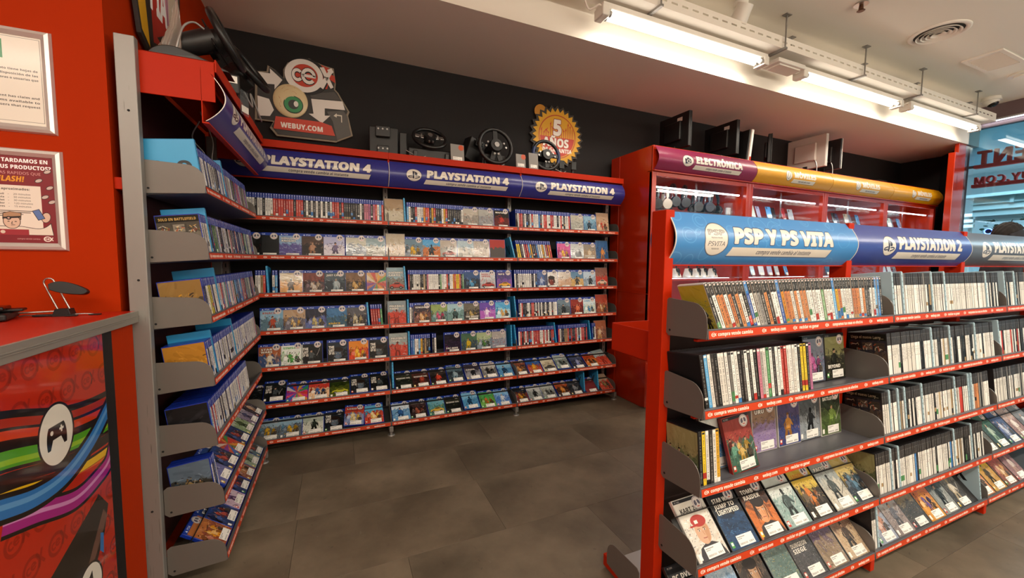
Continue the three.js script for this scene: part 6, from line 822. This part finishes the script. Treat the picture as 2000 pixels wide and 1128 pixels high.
frame(1.672, 1.992, -1.158, 'silver framed white notice in two languages, upper of two', (g, w, h) => {
  g.fillStyle = '#e9e3d6'; g.fillRect(0, 0, w, h); g.strokeStyle = '#3a3833'; g.lineWidth = 3; g.strokeRect(18, 22, w - 36, h - 60); g.fillStyle = '#2f8a4e'; g.fillRect(180, 60, 170, 190);
  const ink = { color: '#2e2b28' };
  ['Este establecimiento tiene hojas de', 'reclamaciones a disposición de las', 'personas consumidoras o usuarias que', 'las soliciten.'].forEach((s, i) => txt(g, s, 40, 360 + i * 46, 30, { ...ink, width: i === 3 ? 190 : w - 82 }));
  ['This establishment has claim and', 'complaint forms available to', 'consumers or users that request', 'them.'].forEach((s, i) => txt(g, s, 40, 640 + i * 46, 30, { ...ink, width: i === 3 ? 80 : w - 82 }));
});
frame(1.299, 1.622, -1.151, 'silver framed crimson notice about waiting times, lower of two', (g, w, h) => {
  g.fillStyle = '#7d1b26'; g.fillRect(0, 0, w, h); g.fillStyle = '#efe6dc';
  txt(g, '¿CUANTO TARDAMOS EN', 20, 70, 54, { width: 580, fat: 0.03 }); txt(g, 'PROBAR TUS PRODUCTOS?', 20, 138, 54, { width: 600, fat: 0.03 }); txt(g, 'SOMOS MAS RAPIDOS QUE', 60, 196, 40, { width: 480, color: '#dba6a0', weight: 'normal' }); txt(g, '¡FLASH!', 190, 270, 76, { width: 220, color: '#e8a32a', outline: '#9a4a18', ow: 10, skew: -0.15 });
  g.fillStyle = '#e9dfd2'; g.fillRect(40, 310, 490, 520); txt(g, 'Tiempos aproximados:', 100, 360, 32, { width: 350, color: '#2a2523' });
  [['Móvil', '20 minutos'], ['Consola', '30 minutos'], ['Tablet', '30 minutos'], ['Ordenador', '120 minutos'], ['Auriculares', '15 minutos']].forEach(([a, b], i) => { txt(g, a, 260, 412 + i * 32, 25, { align: 'right', color: '#3a3430' }); txt(g, '-', 285, 412 + i * 32, 25, { color: '#3a3430' }); txt(g, b, 325, 412 + i * 32, 25, { color: '#3a3430', weight: 'normal' }); });
  g.fillStyle = '#4a443f'; for (let i = 0; i < 4; i++) g.fillRect(70 + i * 14, 574 + i * 18, 430 - i * 70, 7);
  // a cartoon man with a headlamp holding a phone
  g.strokeStyle = '#2a2220'; g.lineWidth = 5; g.fillStyle = '#e3d8ca'; g.beginPath(); g.moveTo(60, 830); g.bezierCurveTo(120, 740, 170, 740, 230, 740); g.lineTo(370, 740); g.bezierCurveTo(480, 760, 520, 790, 590, 700); g.lineTo(606, 830); g.closePath(); g.fill(); g.stroke();
  g.fillStyle = '#d9b9a4'; g.beginPath(); g.ellipse(300, 690, 62, 74, 0, 0, 7); g.fill(); g.stroke(); g.fillStyle = '#b08a6a'; g.beginPath(); g.moveTo(236, 670); g.lineTo(240, 606); g.lineTo(290, 586); g.lineTo(372, 600); g.lineTo(366, 668); g.lineTo(340, 640); g.lineTo(280, 640); g.fill(); g.stroke(); g.fillStyle = '#242022'; g.save(); g.translate(300, 650); g.rotate(-0.12); g.fillRect(-66, -12, 132, 18); g.beginPath(); g.arc(-22, 2, 19, 0, 7); g.fill(); g.fillStyle = '#c9a698'; g.beginPath(); g.arc(-22, 2, 9, 0, 7); g.fill(); g.restore(); g.fillStyle = '#242022'; for (const ex of [276, 328]) { g.beginPath(); g.ellipse(ex, 690, 9, 4, 0, 0, 7); g.fill(); } g.beginPath(); g.moveTo(304, 690); g.lineTo(296, 712); g.lineTo(308, 714); g.stroke(); g.beginPath(); g.moveTo(292, 728); g.lineTo(322, 726); g.stroke();
  g.fillStyle = '#d9b9a4'; g.beginPath(); g.ellipse(556, 640, 34, 54, 0.2, 0, 7); g.fill(); g.stroke(); g.fillStyle = '#5a76b0'; g.save(); g.translate(500, 610); g.rotate(-0.4); g.fillRect(-26, -50, 54, 104); g.strokeRect(-26, -50, 54, 104); g.restore(); g.fillStyle = '#9a2a34'; g.fillRect(170, 772, 250, 58); g.fillStyle = '#d8c6b4'; g.beginPath(); g.arc(230, 800, 18, 0, 7); g.fill();
  g.fillStyle = '#c8b6ae'; for (const [x, y] of [[520, 250], [590, 150], [600, 320], [560, 420], [610, 470]]) { g.beginPath(); g.ellipse(x, y, 30, 18, -0.5, 0, 7); g.fill(); g.stroke(); }
  g.fillStyle = '#7d1b26'; g.fillRect(0, 830, w, h - 830); cexMark(g, 560, 870, 26, '#efe6dc'); txt(g, 'compra vende cambia', 330, 878, 22, { width: 170, color: '#d8b8b0', weight: 'normal' });
});
// ---------------------------------------------------------------- customer beyond the island, only the top of the head in view
{ const t = thing('person', 'dark-haired customer standing beyond the island rack, only hair in view', 'person', [5.62, 0, 1.60], 0.5);
  const bones = [[[0, 0.95, 0], 0.14, [0, 1.22, 0.0], 0.155], [[0, 1.22, 0], 0.155, [0, 1.36, 0], 0.13], [[0, 1.36, -0.01], 0.07, [0, 1.50, 0.0], 0.055], [[-0.17, 1.36, 0], 0.062, [0.17, 1.36, 0], 0.062]];
  for (const s of [-1, 1]) bones.push([[s * 0.09, 0.93, 0], 0.095, [s * 0.10, 0.5, 0.02], 0.06], [[s * 0.10, 0.5, 0.02], 0.06, [s * 0.10, 0.09, -0.01], 0.042], [[s * 0.10, 0.05, -0.02], 0.042, [s * 0.11, 0.04, 0.14], 0.032], [[s * 0.19, 1.35, 0], 0.055, [s * 0.23, 1.08, 0.0], 0.042], [[s * 0.23, 1.08, 0], 0.042, [s * 0.21, 0.86, 0.1], 0.03], [[s * 0.21, 0.86, 0.1], 0.032, [s * 0.205, 0.77, 0.14], 0.022]);
  const march = (res, half, c, field) => { const mc = new MarchingCubes(res, new THREE.MeshBasicMaterial(), false, false, 120000); mc.isolation = 0; for (let k = 0; k < res; k++) for (let j = 0; j < res; j++) for (let i = 0; i < res; i++) { const f = q => (q - res / 2) / (res / 2) * half; mc.field[i + j * res + k * res * res] = -field(f(i) + c[0], f(j) + c[1], f(k) + c[2]); } mc.update(); const n = mc.count, g = new THREE.BufferGeometry(); const P = new Float32Array(mc.positionArray.slice(0, n * 3)); for (let i = 0; i < n; i++) for (let a = 0; a < 3; a++) P[i * 3 + a] = P[i * 3 + a] * half + c[a]; g.setAttribute('position', new THREE.BufferAttribute(P, 3)); g.setAttribute('normal', new THREE.BufferAttribute(new Float32Array(mc.normalArray.slice(0, n * 3)), 3)); g.setAttribute('uv', new THREE.BufferAttribute(new Float32Array(n * 2), 2)); return g; };
  const cap = (x, y, z, [a, ra, b, rb]) => { const ab = [b[0] - a[0], b[1] - a[1], b[2] - a[2]], ap = [x - a[0], y - a[1], z - a[2]], L = ab[0] ** 2 + ab[1] ** 2 + ab[2] ** 2, h = Math.max(0, Math.min(1, (ap[0] * ab[0] + ap[1] * ab[1] + ap[2] * ab[2]) / L)); return Math.hypot(ap[0] - ab[0] * h, ap[1] - ab[1] * h, ap[2] - ab[2] * h) - (ra + (rb - ra) * h); };
  const smin = (a, b, k) => { const h = Math.max(0, Math.min(1, 0.5 + 0.5 * (b - a) / k)); return b + (a - b) * h - k * h * (1 - h); };
  const head = (x, y, z) => { let d = (Math.hypot(x / 0.076, (y - 1.56) / 0.112, (z - 0.01) / 0.094) - 1) * 0.076; d = smin(d, cap(x, y, z, [[0, 1.545, 0.095], 0.012, [0, 1.575, 0.088], 0.008]), 0.02); for (const s of [-1, 1]) d = smin(d, cap(x, y, z, [[s * 0.077, 1.545, 0.0], 0.014, [s * 0.08, 1.575, -0.005], 0.014]), 0.012); return d; };
  const body = march(110, 0.9, [0, 0.82, 0], (x, y, z) => { let d = 9; for (const b of bones) d = smin(d, cap(x, y, z, b), 0.035); return smin(d, head(x, y, z), 0.03); });
  mesh('body', body, PM(0x2b2a30, 0.8), t);
  const R = rng(4), hair = march(64, 0.16, [0, 1.60, -0.005], (x, y, z) => { const d = (Math.hypot(x / 0.091, (y - 1.575) / 0.118, (z + 0.002) / 0.108) - 1) * 0.09 + 0.003 * Math.sin(x * 150 + y * 60) * Math.sin(z * 130 - y * 40); return Math.max(d, (z - 0.055) * 0.7 - (y - 1.61) * 1.2, 1.52 - y); });
  mesh('hair', hair, SM(0x1a1412, 0.75), t, 'short dark hair');
}
scene.traverse(o => { if (o.isMesh) { o.castShadow = true; o.receiveShadow = true; } });
renderer.render(scene, camera);
